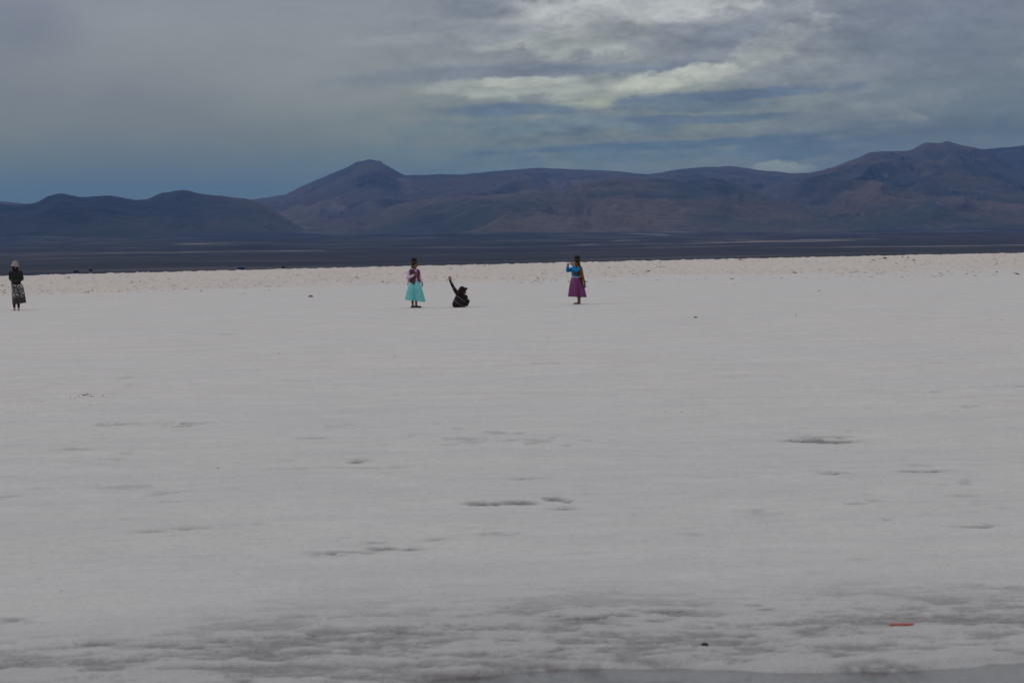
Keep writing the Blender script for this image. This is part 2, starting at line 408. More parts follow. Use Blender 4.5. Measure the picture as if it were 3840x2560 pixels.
sx_ = nt.nodes.new('ShaderNodeSeparateXYZ'); nt.links.new(v.v, sx_.inputs[0]); bx_ = sstep(-900, 700, X(sx_.outputs[0])) * .07 - .045
c = mix(sstep(.60, .66, noise(v * (.45, 1, 1), .0022, 5, .6) + bx_) * .85, c, (.21, .185, .17))
c = mix(sstep(.55, .7, n3) * .5, c, (.025, .028, .026))
nt.links.new(c.v, b.inputs['Base Color']); b.inputs['Roughness'].default_value = .95; b.inputs['Specular IOR Level'].default_value = .1
tag(link("plain", me, m), kind="structure")

# ------------------------------------------------------------------ hills
def prof(pts, D_):
    """crest line: (photograph px, py) -> azimuth, height at distance D_"""
    a, z = [], []
    for px, py in pts:
        q, e = azel(px, py); a.append(q); z.append(H + D_ * math.tan(e))
    return np.array(a), np.array(z)
SKYL = [(-2400, 800), (-1500, 730), (-900, 790), (-400, 740), (0, 757), (131, 772), (229, 772), (400, 765), (925, 752), (1067, 735), (1116, 710), (1186, 679), (1280, 637), (1334, 611), (1370, 602), (1394, 598), (1421, 604), (1465, 634), (1519, 662),
        (1628, 655), (1715, 657), (1824, 646), (1933, 634), (2026, 631), (2124, 635), (2205, 636), (2314, 643), (2428, 656), (2504, 640), (2560, 632),
        (2669, 628), (2750, 624), (2805, 631), (2865, 640), (2968, 652), (3050, 650), (3400, 660), (3840, 640), (4600, 600), (6000, 700)]
RA = [(-2400, 860), (-1200, 800), (-500, 850), (-200, 740), (0, 762), (75, 775), (131, 769), (170, 748), (229, 730), (299, 741), (386, 734), (440, 742), (501, 750), (555, 746), (604, 726), (661, 717),
      (707, 722), (762, 738), (833, 738), (925, 748), (1007, 779), (1088, 828), (1170, 876), (1240, 930)]
RB = [(1290, 930), (1334, 884), (1389, 835), (1432, 794), (1509, 761), (1628, 738), (1743, 733), (1824, 735), (1933, 723), (2096, 718), (2205, 690), (2314, 671), (2460, 671),
      (2560, 673), (2685, 668), (2740, 690), (2832, 723), (2941, 761), (3050, 788), (3159, 821), (3240, 852), (3300, 900)]
RC = [(2600, 820), (2800, 740), (2968, 656), (3050, 644), (3131, 625), (3208, 598), (3262, 574), (3322, 572), (3414, 571), (3452, 546), (3485, 536), (3529, 541), (3550, 529),
      (3594, 541), (3648, 553), (3703, 565), (3760, 600), (3840, 636), (4000, 690), (4300, 760)]
RE = [(3400, 640), (3600, 580), (3703, 560), (3784, 554), (3840, 547), (4100, 520), (4500, 560), (5200, 640), (6400, 760)]
RD = [(3290, 900), (3322, 815), (3431, 761), (3540, 724), (3648, 712), (3840, 717), (4100, 690), (4500, 760), (5500, 800)]
RF = [(880, 860), (1000, 790), (1150, 742), (1280, 739), (1416, 772), (1500, 830), (1560, 900)]
RG = [(1000, 780), (1180, 708), (1280, 690), (1420, 668), (1520, 668), (1640, 700), (1900, 690), (2200, 672), (2430, 690), (2600, 760)]
#        crest, distance, reach towards viewer, drop behind, gully strength, seed
RIDGES = [(SKYL, 12000, 5200, 2500, .55, 1), (RA, 7900, 1700, 1500, .5, 2), (RB, 8000, 1900, 1500, 1.0, 3), (RC, 10200, 3700, 2200, .75, 4),
          (RE, 12500, 3500, 2500, .6, 5), (RD, 8300, 2000, 1500, .8, 6), (RF, 10200, 2300, 1500, .6, 7), (RG, 10600, 2900, 2000, .6, 8)]
azs = np.linspace(math.radians(-24), math.radians(24), 1500)
rad = np.concatenate([np.linspace(5700, 9000, 260), np.linspace(9020, 13500, 200), np.linspace(13600, 16000, 10)])
A, D = np.meshgrid(azs, rad); xx = np.sin(A) * D; yy = np.cos(A) * D
base = plain_z(xx * np.minimum(1, 6500 / D), yy * np.minimum(1, 6500 / D)) - 6 + np.maximum(0, D - 6500) * .012
z = base.copy(); who = np.zeros_like(z); gshade = np.zeros_like(z)
for i, (pts, Dc, Wf, Wb, g, sd_) in enumerate(RIDGES):
    pa, pz = prof(pts, Dc)
    cz = np.interp(A, pa, pz, left=-500, right=-500)
    # soften the corners of the traced crest
    k = np.ones(5) / 5
    row = np.interp(azs, pa, pz, left=-500, right=-500); rp = np.pad(row, 2, mode='edge'); row = np.convolve(rp, k, 'valid')
    cz = np.broadcast_to(row, A.shape)
    t = 1 - (Dc - D) / Wf
    ws = (fbm(xx * .0009, yy * .0009, 4, .5, sd_ * 7) - .5)
    sp = 1 - ridged(A * Dc / 780 + ws * 2.2 + t * .35 * (1 if sd_ % 2 else -1), t * .55 + sd_, 4, .55, sd_ * 11)   # 0 on spurs, 1 in gullies
    hump = np.clip(t, 0, 1) * np.clip(1 - t, 0, 1) * 4
    t2 = t - (sp - .28) * g * 1.35 * hump ** .8
    f = np.clip(t2, 0, 1); f = f ** 1.18 * (1 - .16 * (1 - f)) ; f = np.where(f > .9, f, f)
    f = np.where(t >= 1, 1 - sm(0, 1, (t - 1) * Wf / Wb) * .9, f)
    b0 = base
    h = b0 + (cz - b0) * f
    h = np.where((t <= 0) | (cz < b0), b0 - 20, h)
    gshade = np.where(h > z, np.clip((sp - .30) * 2.6, 0, 1) * np.clip(hump * 2, 0, 1), gshade); who = np.where(h > z, i + 1, who); z = np.maximum(z, h)
det = (fbm(xx * .004, yy * .004, 5, .55, 77) - .5)
z = z + (det * 18 + (ridged(xx * .007, yy * .005, 4, .55, 91) - .5) * 13) * np.clip((z - base) / 90, 0, 1)
me = grid_mesh("hills", np.stack([xx, yy, z], -1))
attr(me, 'hill_shade', np.where(who == 2, np.interp(A, [-.20, -.11], [1.0, .22]), np.where(who == 1, .35, .15)) * (1 - sm(.0, .09, A) * .3))  # cloud shadow put into the colour, strongest on the left ridge
attr(me, 'gully_shade', gshade); attr(me, 'pale', np.where(who == 8, .8, np.where((who == 1) | (who == 7), .3, 0))); attr(me, 'hgt', np.clip((z - base) / 400, 0, 1))
m, nt, b = material("hill_scrub"); v = coords(nt)
n1 = noise(v, .0012, 5, .6); n2 = noise(v, .006, 6, .65); n3 = noise(v, .03, 3, .6)
c = mix(sstep(.36, .64, n1), (.050, .054, .046), (.122, .092, .064))
c = mix(sstep(.5, .72, n2) * .6, c, (.135, .108, .088))
c = mix(sstep(.46, .62, n3) * .45, c, (.03, .034, .026))
c = mix(sstep(.55, .70, noise(v, .016, 5, .7)) * .5, c, (.16, .125, .10))
c = mix(sstep(.70, .76, noise(v, .0045, 4, .6)) * .6, c, (.22, .19, .15))
c = mix(at('pale') * (n2 * .9), c, (.165, .135, .115))
c = mix(at('gully_shade') * .62, c, (.026, .032, .026))  # shade in the gullies painted into the colour to bring out the relief
c = mix(at('hill_shade') * .8, c, (.016, .020, .016))
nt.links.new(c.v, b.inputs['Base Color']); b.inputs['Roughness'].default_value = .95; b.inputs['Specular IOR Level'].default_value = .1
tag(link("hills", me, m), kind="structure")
#@@OBJECTS
# ------------------------------------------------------------------ figure tools
V = Vector
class Vol:
    """a heap of overlapping closed solids, fused into one skin by voxel remeshing"""
    def __init__(s): s.bm = bmesh.new()
    def cap(s, p0, p1, r0_, r1_, n=14):
        p0, p1 = V(p0), V(p1); ax = (p1 - p0)
        L = max(ax.length, 1e-5); q = V((0, 0, 1)).rotation_difference(ax.normalized() if ax.length > 1e-5 else V((0, 0, 1)))
        rings = []
        prof_ = [(-math.cos(t) * r0_, math.sin(t) * r0_) for t in np.linspace(0, math.pi / 2, 5)]
        prof_ += [(L + math.sin(t) * r1_, math.cos(t) * r1_) for t in np.linspace(0, math.pi / 2, 5)]
        s.rev(prof_, p0, q, n); return s
    def rev(s, prof_, org, q, n=16, sx=1.0, sy=1.0):
        """closed lathe: prof_ runs from pole to pole as (height, radius)"""
        bm = s.bm; rings = []
        for h, r in prof_:
            if r < 1e-6: rings.append([bm.verts.new(org + q @ V((0, 0, h)))])
            else: rings.append([bm.verts.new(org + q @ V((math.cos(2 * math.pi * k / n) * r * sx, math.sin(2 * math.pi * k / n) * r * sy, h))) for k in range(n)])
        for a, b in zip(rings[:-1], rings[1:]):
            for k in range(n):
                j = (k + 1) % n
                f = [a[k % len(a)], a[j % len(a)], b[j % len(b)], b[k % len(b)]]
                f = [x for i, x in enumerate(f) if x not in f[:i]]
                if len(f) > 2: bm.faces.new(f)
        if len(rings[0]) > 1: bm.faces.new(rings[0][::-1])
        if len(rings[-1]) > 1: bm.faces.new(rings[-1])
    def ell(s, c, r, q=None, n=18):
        q = q or Matrix.Identity(3).to_quaternion()
        prof_ = [(-math.cos(t) * r[2], math.sin(t)) for t in np.linspace(0, math.pi, 11)]
        prof_[0] = (prof_[0][0], 0); prof_[-1] = (prof_[-1][0], 0)
        s.rev(prof_, V(c), q, n, r[0], r[1]); return s
    def chain(s, pts, rs):
        for i in range(len(pts) - 1): s.cap(pts[i], pts[i + 1], rs[i], rs[i + 1])
        return s
    def rings(s, R, n=24):
        """closed trunk from rings (x, y, z, rx, ry, yaw)"""
        bm = s.bm; rr = []
        for x, y, z, rx, ry, yaw in R:
            c, sn = math.cos(yaw), math.sin(yaw)
            rr.append([bm.verts.new((x + c * math.cos(t) * rx - sn * math.sin(t) * ry, y + sn * math.cos(t) * rx + c * math.sin(t) * ry, z))
                       for t in [2 * math.pi * k / n for k in range(n)]])
        for a, b in zip(rr[:-1], rr[1:]):
            for k in range(n): bm.faces.new((a[k], a[(k + 1) % n], b[(k + 1) % n], b[k]))
        bm.faces.new(rr[0][::-1]); bm.faces.new(rr[-1]); return s
    def build(s, name, mat, parent, voxel=.007, sm_it=3, wrinkle=0.0):
        me = bpy.data.meshes.new(name); s.bm.to_mesh(me); s.bm.free()
        t = bpy.data.objects.new("tmp", me); COL.objects.link(t)
        r = t.modifiers.new("r", 'REMESH'); r.mode = 'VOXEL'; r.voxel_size = voxel
        q = t.modifiers.new("s", 'SMOOTH'); q.iterations = sm_it; q.factor = .5
        dg = bpy.context.evaluated_depsgraph_get(); dg.update()
        me2 = bpy.data.meshes.new_from_object(t.evaluated_get(dg))
        bpy.data.objects.remove(t); bpy.data.meshes.remove(me)
        if wrinkle:
            n = len(me2.vertices); co = np.empty(n * 3, np.float32); me2.vertices.foreach_get('co', co); co = co.reshape(-1, 3)
            no = np.empty(n * 3, np.float32); me2.vertices.foreach_get('normal', no); no = no.reshape(-1, 3)
            k = (ridged(co[:, 0] * 7 + co[:, 2] * 5, co[:, 2] * 11 - co[:, 1] * 6 + 40, 3, .5, 3) - .5) * wrinkle
            me2.vertices.foreach_set('co', (co + no * k[:, None]).reshape(-1))
        smooth(me2); return link(name, me2, mat, parent)
    def raw(s, name, mat, parent):
        bmesh.ops.recalc_face_normals(s.bm, faces=s.bm.faces)
        me = bpy.data.meshes.new(name); s.bm.to_mesh(me); s.bm.free(); smooth(me); return link(name, me, mat, parent)

def frame(f, upv=V((0, 0, 1))):
    """columns: person's left, forward, up"""
    f = f.normalized(); l = upv.cross(f).normalized(); u = f.cross(l).normalized()
    return Matrix((l, f, u)).transposed()
def head(vol, c, f, k=1.0, upv=V((0, 0, 1))):
    """skull, jaw, nose, ears, brow and lips round the head centre c"""
    R = frame(f, upv); q = R.to_quaternion(); P = lambda x, y, z: V(c) + R @ V((x * k, y * k, z * k))
    vol.ell(P(0, -.012, .025), (.072 * k, .092 * k, .088 * k), q)
    vol.ell(P(0, .018, -.045), (.058 * k, .066 * k, .068 * k), q)
    vol.ell(P(0, .052, -.090), (.026 * k, .024 * k, .020 * k), q)       # chin
    vol.cap(P(0, .082, .012), P(0, .103, -.028), .009 * k, .014 * k)      # nose
    for sx in (-1, 1):
        vol.ell(P(.076 * sx, -.008, -.012), (.010 * k, .020 * k, .032 * k), q)   # ears
        vol.cap(P(.016 * sx, .086, .024), P(.048 * sx, .070, .022), .010 * k, .009 * k)   # brow
        vol.ell(P(.036 * sx, .062, -.028), (.022 * k, .020 * k, .020 * k), q)   # cheeks
    vol.ell(P(0, .082, -.055), (.025 * k, .012 * k, .010 * k), q)        # mouth
    return R
def face_bits(parent, c, f, k=1.0, upv=V((0, 0, 1))):
    R = frame(f, upv); q = R.to_quaternion(); P = lambda x, y, z: V(c) + R @ V((x * k, y * k, z * k))
    for sx in (-1, 1):
        e = Vol(); e.ell(P(.031 * sx, .072, .002), (.013 * k, .013 * k, .009 * k), q); o = e.raw("eye", M_EYE, parent)
        e = Vol(); e.ell(P(.031 * sx, .083, .002), (.005 * k, .004 * k, .005 * k), q); e.raw("iris", M_IRIS, o)
    e = Vol(); e.ell(P(0, .093, -.055), (.020 * k, .006 * k, .007 * k), q); e.raw("lips", M_LIPS, parent)
def hand(vol, wrist, d, n, thumb, curl=.3, spread=.12, k=1.0):
    """palm and five fingers: d along the hand, n out of the back of the hand, thumb towards the thumb side"""
    d = V(d).normalized(); t = V(thumb); t = (t - d * t.dot(d)).normalized(); n = V(n); n = (n - d * n.dot(d) - t * n.dot(t)).normalized()
    w = V(wrist)
    for j in range(4):
        o = (1.5 - j) * .020 * k
        vol.cap(w + t * o * .55 + d * .005, w + d * .085 * k + t * o, .0135 * k, .0115 * k)
    vol.cap(w + t * .012 * k, w + d * .05 * k + t * .022 * k, .015 * k, .014 * k)
    for j, L in enumerate((.070, .078, .073, .058)):
        o = (1.5 - j) * .020 * k; a = (1.5 - j) * spread
        dj = (d * math.cos(a) + t * math.sin(a)).normalized()
        p = w + d * .085 * k + t * o
        ang = 0.0; rr = .0098 * k
        for seg, fr_ in enumerate((.45, .32, .23)):
            ang += curl * (1.0, 1.1, .8)[seg] * (1 + .06 * j)
            q = p + (dj * math.cos(ang) - n * math.sin(ang)) * L * fr_ * k
            vol.cap(p, q, rr, rr * .92); rr *= .92; p = q
    p0 = w + d * .020 * k + t * .024 * k
    p1 = p0 + (d * .62 + t * .72 - n * .25).normalized() * .040 * k
    p2 = p1 + (d * .85 + t * .45 - n * (.2 + curl * .5)).normalized() * .030 * k
    vol.cap(p0, p1, .0135 * k, .011 * k); vol.cap(p1, p2, .011 * k, .009 * k)
def skirt(name, mat, parent, top, bot, tilt, pleats, seed=0, tucks=(), lean=(0, 0), amp=.075, bulge=.35, n=260, m_=30):
    """pleated skirt: top and bot are (x, y, z, rx, ry); tilt raises the hem towards -x"""
    rs = np.random.RandomState(seed)
    th = np.linspace(0, 2 * np.pi, n, endpoint=False)
    ph = np.zeros(n)
    wv = np.cumsum(.6 + .8 * rs.rand(pleats)); wv = wv / wv[-1] * 2 * np.pi
    warp = np.interp(th, np.concatenate([[0], wv]), np.arange(pleats + 1) * 2 * np.pi)
    am = np.interp(th, np.linspace(0, 2 * np.pi, pleats + 1), np.concatenate([rs.rand(pleats), [0]]) * .8 + .5)
    am[-n // 40:] = am[-n // 40:].mean()
    fold = -np.abs(np.cos(warp / 2)) ** .75 * am + .35
    P = []
    ts = np.linspace(0, 1, m_)
    for side in (1, -1):
        rows = []
        for t in (ts if side == 1 else ts[::-1]):
            g = t ** (1 - bulge * .5)
            rx = top[3] + (bot[3] - top[3]) * g; ry = top[4] + (bot[4] - top[4]) * g
            k = 1 + amp * (.25 + .75 * min(1, t * 2.2)) * fold * 1.15
            for tk in tucks: k = k + .022 * math.exp(-((t - tk) / .018) ** 2) - .012 * math.exp(-((t - tk - .03) / .016) ** 2)
            if side == -1: k = k - .014
            cx = top[0] + (bot[0] - top[0]) * (g if bulge > 1 else t) + lean[0] * t * t; cy = top[1] + (bot[1] - top[1]) * t + lean[1] * t * t
            z = top[2] + (bot[2] - top[2]) * t + (-tilt * np.cos(th) * t) + (rs.rand() - .5) * 0 + t * .008 * fold
            rows.append(np.stack([cx + np.cos(th) * rx * k, cy + np.sin(th) * ry * k, z + 0 * th], -1))
        P += rows
    P.append(P[0])
    me = grid_mesh(name, np.array(P)[::-1], wrap=True)
    bm = bmesh.new(); bm.from_mesh(me); bmesh.ops.remove_doubles(bm, verts=bm.verts, dist=1e-5); bmesh.ops.recalc_face_normals(bm, faces=bm.faces)
    bm.to_mesh(me); bm.free(); smooth(me)
    return link(name, me, mat, parent)
def lathe(name, mat, parent, prof_, c, upv, sx=1, sy=1, yaw=0, n=40):
    v_ = Vol(); q = V((0, 0, 1)).rotation_difference(V(upv).normalized()) @ Euler((0, 0, yaw)).to_quaternion()
    v_.rev(prof_, V(c), q, n, sx, sy); return v_.raw(name, mat, parent)
def bowler(parent, c, upv, yaw):
    """tall-crowned round hat with a brown band and curled brim"""
    o = lathe("hat", M_FELT, parent, [(-.004, .0), (-.004, .100), (0, .124), (.012, .130), (.017, .127), (.010, .118), (.006, .092), (.03, .088), (.125, .086), (.150, .080), (.158, .062), (.160, .0)], c, upv, 1, 1.08, yaw)
    b = lathe("hat_band", M_BAND, o, [(.008, .0), (.008, .0915), (.034, .0905), (.034, .0)], c, upv, 1, 1.08, yaw)
    r = lathe("hat_brim", M_BRIM, o, [(-.008, .0), (-.008, .098), (-.005, .124), (.006, .1325), (.018, .134), (.020, .131), (.014, .124), (.004, .10), (.004, .0)], c, upv, 1, 1.08, yaw)
    return o
def shell(name, mat, parent, fn, nu, nv, thick=.006):
    """open cloth: fn(u, v) -> point; given thickness along its normal"""
    P = np.array([[fn(u, v_) for u in np.linspace(0, 1, nu)] for v_ in np.linspace(0, 1, nv)], dtype=float)
    gu = np.gradient(P, axis=1); gv = np.gradient(P, axis=0); nn = np.cross(gu, gv); nn /= np.linalg.norm(nn, axis=-1, keepdims=True) + 1e-9
    Q = P - nn * thick; me = bpy.data.meshes.new(name)
    verts = np.concatenate([P.reshape(-1, 3), Q.reshape(-1, 3)]); N = nu * nv; F_ = []
    I = lambda r, c: r * nu + c
    for r in range(nv - 1):
        for c in range(nu - 1):
            F_.append((I(r, c), I(r, c + 1), I(r + 1, c + 1), I(r + 1, c))); F_.append((N + I(r, c), N + I(r + 1, c), N + I(r + 1, c + 1), N + I(r, c + 1)))
    for r in range(nv - 1):
        F_.append((I(r, 0), I(r + 1, 0), N + I(r + 1, 0), N + I(r, 0))); F_.append((I(r, nu - 1), N + I(r, nu - 1), N + I(r + 1, nu - 1), I(r + 1, nu - 1)))
    for c in range(nu - 1):
        F_.append((I(0, c), N + I(0, c), N + I(0, c + 1), I(0, c + 1))); F_.append((I(nv - 1, c), I(nv - 1, c + 1), N + I(nv - 1, c + 1), N + I(nv - 1, c)))
    me.from_pydata(verts.tolist(), [], F_)
    bm = bmesh.new(); bm.from_mesh(me); bmesh.ops.recalc_face_normals(bm, faces=bm.faces); bm.to_mesh(me); bm.free()
    smooth(me); return link(name, me, mat, parent)
def ring_at(R, z):
    zs = [r[2] for r in R]; return [float(np.interp(z, zs, [r[i] for r in R])) for i in range(6)]
def on_ring(R, z, t, off=0.0):
    x, y, z_, rx, ry, yaw = ring_at(R, z); rx += off; ry += off; c, s_ = math.cos(yaw), math.sin(yaw)
    return (x + c * math.cos(t) * rx - s_ * math.sin(t) * ry, y + s_ * math.cos(t) * rx + c * math.sin(t) * ry, z)
def place(px, py):
    g = gp(px, py); a = math.atan2(g.x, g.y)
    x_, y_ = np.array([g.x]), np.array([g.y]); zz = salt_fields(x_, y_)[0][0]
    return V((g.x, g.y, float(zz))), -a

def skin_mat(name, c):
    m, nt, b = material(name); n = noise(coords(nt), 30, 3, .6)
    nt.links.new(mix(n, c, tuple(q * .8 for q in c)).v, b.inputs['Base Color'])
    b.inputs['Roughness'].default_value = .5; b.inputs['Subsurface Weight'].default_value = .05; b.inputs['Subsurface Radius'].default_value = (.01, .004, .002)
    return m
M_SKIN = skin_mat("brown_skin", (.215, .095, .050)); M_SKIN2 = skin_mat("tan_skin", (.26, .12, .075))
M_EYE = cloth("eye_white", (.5, .47, .44), rough=.3); M_IRIS = cloth("dark_iris", (.01, .007, .005), rough=.2); M_LIPS = cloth("lip_skin", (.14, .035, .03), rough=.5)
M_HAIR = cloth("black_hair", (.010, .008, .007), (.02, .016, .013), 60, .45, .6, .006)
M_FELT = cloth("dark_felt", (.022, .016, .011), (.014, .010, .007), 30, .9); M_BAND = cloth("ribbon_brown", (.045, .026, .012)); M_BRIM = cloth("felt_brown", (.14, .068, .020), (.10, .046, .014))
M_VEST = cloth("plum_knit", (.135, .038, .088), (.10, .028, .066), 9, .9, .5, .004)
M_BLOUSE = cloth("pale_pink_cotton", (.62, .50, .56), (.54, .43, .49), 8)
def skirt_mat(name, a, b_):
    m, nt, b = material(name); v = coords(nt)
    n = noise(v * (1, 1, .12), 26, 3, .5); n2 = noise(v, 70, 3, .6)
    c = mix(sstep(.35, .65, n), a, b_); c = mix(n2 * .35, c, tuple(q * .7 for q in b_))
    nt.links.new(c.v, b.inputs['Base Color']); b.inputs['Roughness'].default_value = .5; b.inputs['Sheen Weight'].default_value = .15
    bump(nt, b, noise(v * (1, 1, .1), 60, 3, .6), .35, .006); return m
M_TEAL = skirt_mat("turquoise_satin", (.25, .69, .67), (.15, .56, .55)); M_PURP = skirt_mat("purple_satin", (.23, .026, .165), (.13, .014, .10))
M_SHOE = cloth("grey_canvas", (.13, .12, .095)); M_SOLE = cloth("dark_sole", (.03, .028, .025))
M_BLUE = cloth("blue_knit", (.006, .20, .43), (.005, .16, .36), 10, .9, .5, .004)
M_SHAWL = cloth("ochre_shawl", (.19, .078, .014), (.115, .045, .010), 12, .95, .6, .006)
M_BROWN = cloth("brown_weave", (.070, .040, .028), (.11, .045, .018), 16)
M_WHITE = cloth("white_plastic", (.75, .74, .74), (.68, .67, .67), 5, .35, .05); M_DARK = cloth("dark_glass", (.02, .025, .035), rough=.15, bs=.02)
M_SANDAL = cloth("pale_strap", (.50, .42, .32)); M_BLACK = cloth("black_wool", (.012, .009, .010), (.022, .012, .012), 9, .95, .6, .006)
M_TRIM = cloth("grey_trim", (.26, .24, .26)); M_GREEN = cloth("dark_green_jacket", (.014, .020, .012), (.010, .014, .008), 7, .8)
M_PINKHAT = cloth("dusty_pink_cotton", (.33, .265, .245), (.28, .22, .205), 12); M_TROUSER = cloth("black_leggings", (.012, .010, .012)); M_PSHOE = cloth("pale_pink_shoe", (.60, .42, .42), (.50, .33, .33), 20)
M_SHOEBLK = cloth("black_leather", (.022, .022, .016), (.03, .028, .02), 20, .5)

# ------------------------------------------------------------------ woman in the turquoise skirt
def woman_turquoise():
    loc, rz = place(1557, 1153.5)
    T = empty("person", loc, rz)
    tag(T, "woman in black bowler hat, plum waistcoat and turquoise pleated skirt, hand on chest", "person")
    tf = V((.50, -.866, 0)); yaw = math.atan2(-.5, -.866) + math.pi      # trunk turned to camera right
    yw = math.atan2(V((.866, .5, 0)).y, .866)
    hf = V((.80, -.60, 0)); hc = V((.012, -.025, 1.400))
    R = [(-.0, 0, .74, .165, .125, yw), (-.0, 0, .84, .155, .118, yw), (-.005, 0, .93, .158, .122, yw), (-.01, 0, 1.03, .170, .132, yw), (-.015, 0, 1.12, .182, .132, yw),
         (-.018, .0, 1.19, .186, .112, yw), (-.018, 0, 1.235, .165, .085, yw), (-.012, 0, 1.262, .105, .062, yw), (-.006, -.004, 1.285, .058, .052, yw)]
    ins = [(x, y, z, rx - .014, ry - .014, w_) for x, y, z, rx, ry, w_ in R]
    shR, elR, wrR = V((-.172, -.088, 1.205)), V((-.222, -.120, .985)), V((-.040, -.215, 1.068))
    shL, elL, wrL = V((.130, .085, 1.205)), V((.175, .085, .995)), V((.238, .045, .825))
    b = Vol(); b.rings(ins); b.cap((-.006, -.004, 1.24), (.004, -.012, 1.33), .050, .048); head(b, hc, hf, .96)
    b.chain([shR, elR, wrR], [.045, .036, .024]); b.chain([shL, elL, wrL], [.045, .036, .024])
    hand(b, wrR, (.93, -.22, .30), (.2, -.95, .1), (-.2, -.1, 1), .45); hand(b, wrL, (.22, -.12, -.97), (.75, .6, .15), (.4, -.9, 0), .32, .05)
    for x, y, fx, fy in ((-.082, .03, -.30, -.95), (.035, -.02, .96, -.28)):
        b.chain([(x * .9, y, .78), (x, y, .43), (x, y + .01, .09)], [.088, .056, .034])
        b.cap((x, y + .01, .12), (x, y, .045), .036, .038); b.cap((x, y, .04), (x + fx * .15, y + fy * .15, .028), .034, .024)
        b.ell((x, y + .02, .29), (.052, .054, .11))
    body = b.build("body", M_SKIN, T, .0058, 2); face_bits(T, hc, hf, .96)
    bl = Vol(); bl.rings([(x, y, z, rx - .004, ry - .004, w_) for x, y, z, rx, ry, w_ in R[:-2]] + [(-.012, 0, 1.25, .10, .06, yw)])
    for ch in ([shR, elR, elR.lerp(wrR, .5), wrR], [shL, elL, elL.lerp(wrL, .5), wrL]): bl.chain(ch, [.054, .054, .046, .034])
    bl.build("blouse", M_BLOUSE, T, .008, 3, .010)
    def hem(u):                                   # waistcoat: lower edge dips to a point at each front corner
        a = abs(u - .5) * 2
        return .845 - .095 * max(0, (a - .62) / .38) ** 1.3
    def vest(u, v_):
        z = 1.268 + (hem(u) - 1.268) * v_
        zc = 1.085
        gap = (-.03 + .55 * max(0, (z - 1.15) / .11) ** 1.2) if z > zc else -.03 + .62 * ((zc - z) / .30) ** 1.05
        t0 = -math.pi / 2 + gap + .03; t1 = 3 * math.pi / 2 - gap * .8 + .03
        t = t0 + (t1 - t0) * u
        side = abs(math.cos(t)); off = .010 + .016 * side * max(0, (z - 1.0) / .2) + .035 * max(0, (.95 - z) / .2)
        p = on_ring(R, z, t, off); w_ = .004 * math.sin(t * 9 + z * 22)
        return (p[0] + w_, p[1] - w_, z)
    shell("waistcoat", M_VEST, T, vest, 90, 40, .008)
    sk = skirt("skirt", M_TEAL, T, (0, 0, .865, .160, .128), (.006, .0, .232, .330, .285), -.045 * -1, 26, 3, (.30, .44, .62, .80), amp=.17)
    for x, y, yz in ((-.082, .03, 0), (.035, -.02, 0)):
        fx, fy = ((-.30, -.95) if x < 0 else (.96, -.28))
        s_ = Vol(); d = V((fx, fy, 0)).normalized()
        s_.cap(V((x, y, .034)) - d * .045, V((x, y, .030)) + d * .05, .040, .040); s_.cap(V((x, y, .030)) + d * .05, V((x, y, .022)) + d * .165, .040, .024)
        o = s_.build("shoe", M_SHOE, T, .006, 2)
        s_ = Vol(); s_.cap(V((x, y, .010)) - d * .045, V((x, y, .010)) + d * .16, .012, .010)
        q = d.to_track_quat('X', 'Z'); s_ = Vol(); s_.ell(V((x, y, .008)) + d * .058, (.128, .043, .009), q); s_.raw("sole", M_SOLE, o)
    hq = frame(hf)
    h = Vol(); P = lambda x_, y_, z_: hc + hq @ V((x_, y_, z_))
    h.ell(P(0, -.022, .035), (.080, .094, .088), hq.to_quaternion()); h.ell(P(0, -.075, -.035), (.062, .045, .075), hq.to_quaternion())
    for sx in (-1, 1): h.cap(P(.068 * sx, -.02, .03), P(.062 * sx, -.055, -.07), .024, .02)
    h.build("hair", M_HAIR, T, .007, 2)
    for k, pts in enumerate(([P(-.03, -.10, -.06), V((-.115, .055, 1.27)), V((-.165, .095, 1.15)), V((-.195, .135, .95)), V((-.235, .145, .73))],
                             [P(.04, -.10, -.06), V((-.02, .135, 1.24)), V((-.04, .165, 1.10)), V((-.03, .175, .85))])):
        br = Vol()
        for a_, b_ in zip(pts[:-1], pts[1:]):
            L = (b_ - a_).length; nn = max(2, int(L / .022))
            for i in range(nn): br.ell(a_.lerp(b_, (i + .5) / nn) + V((.003 * (-1) ** i, 0, 0)), (.015, .015, .015), n=8)
        br.build("braid", M_HAIR, T, .006, 1)
    bowler(T, hc + V((-.012, .010, .080)), (-.08, .03, 1), math.atan2(hf.y, hf.x) + math.pi / 2)
    return T
woman_turquoise()

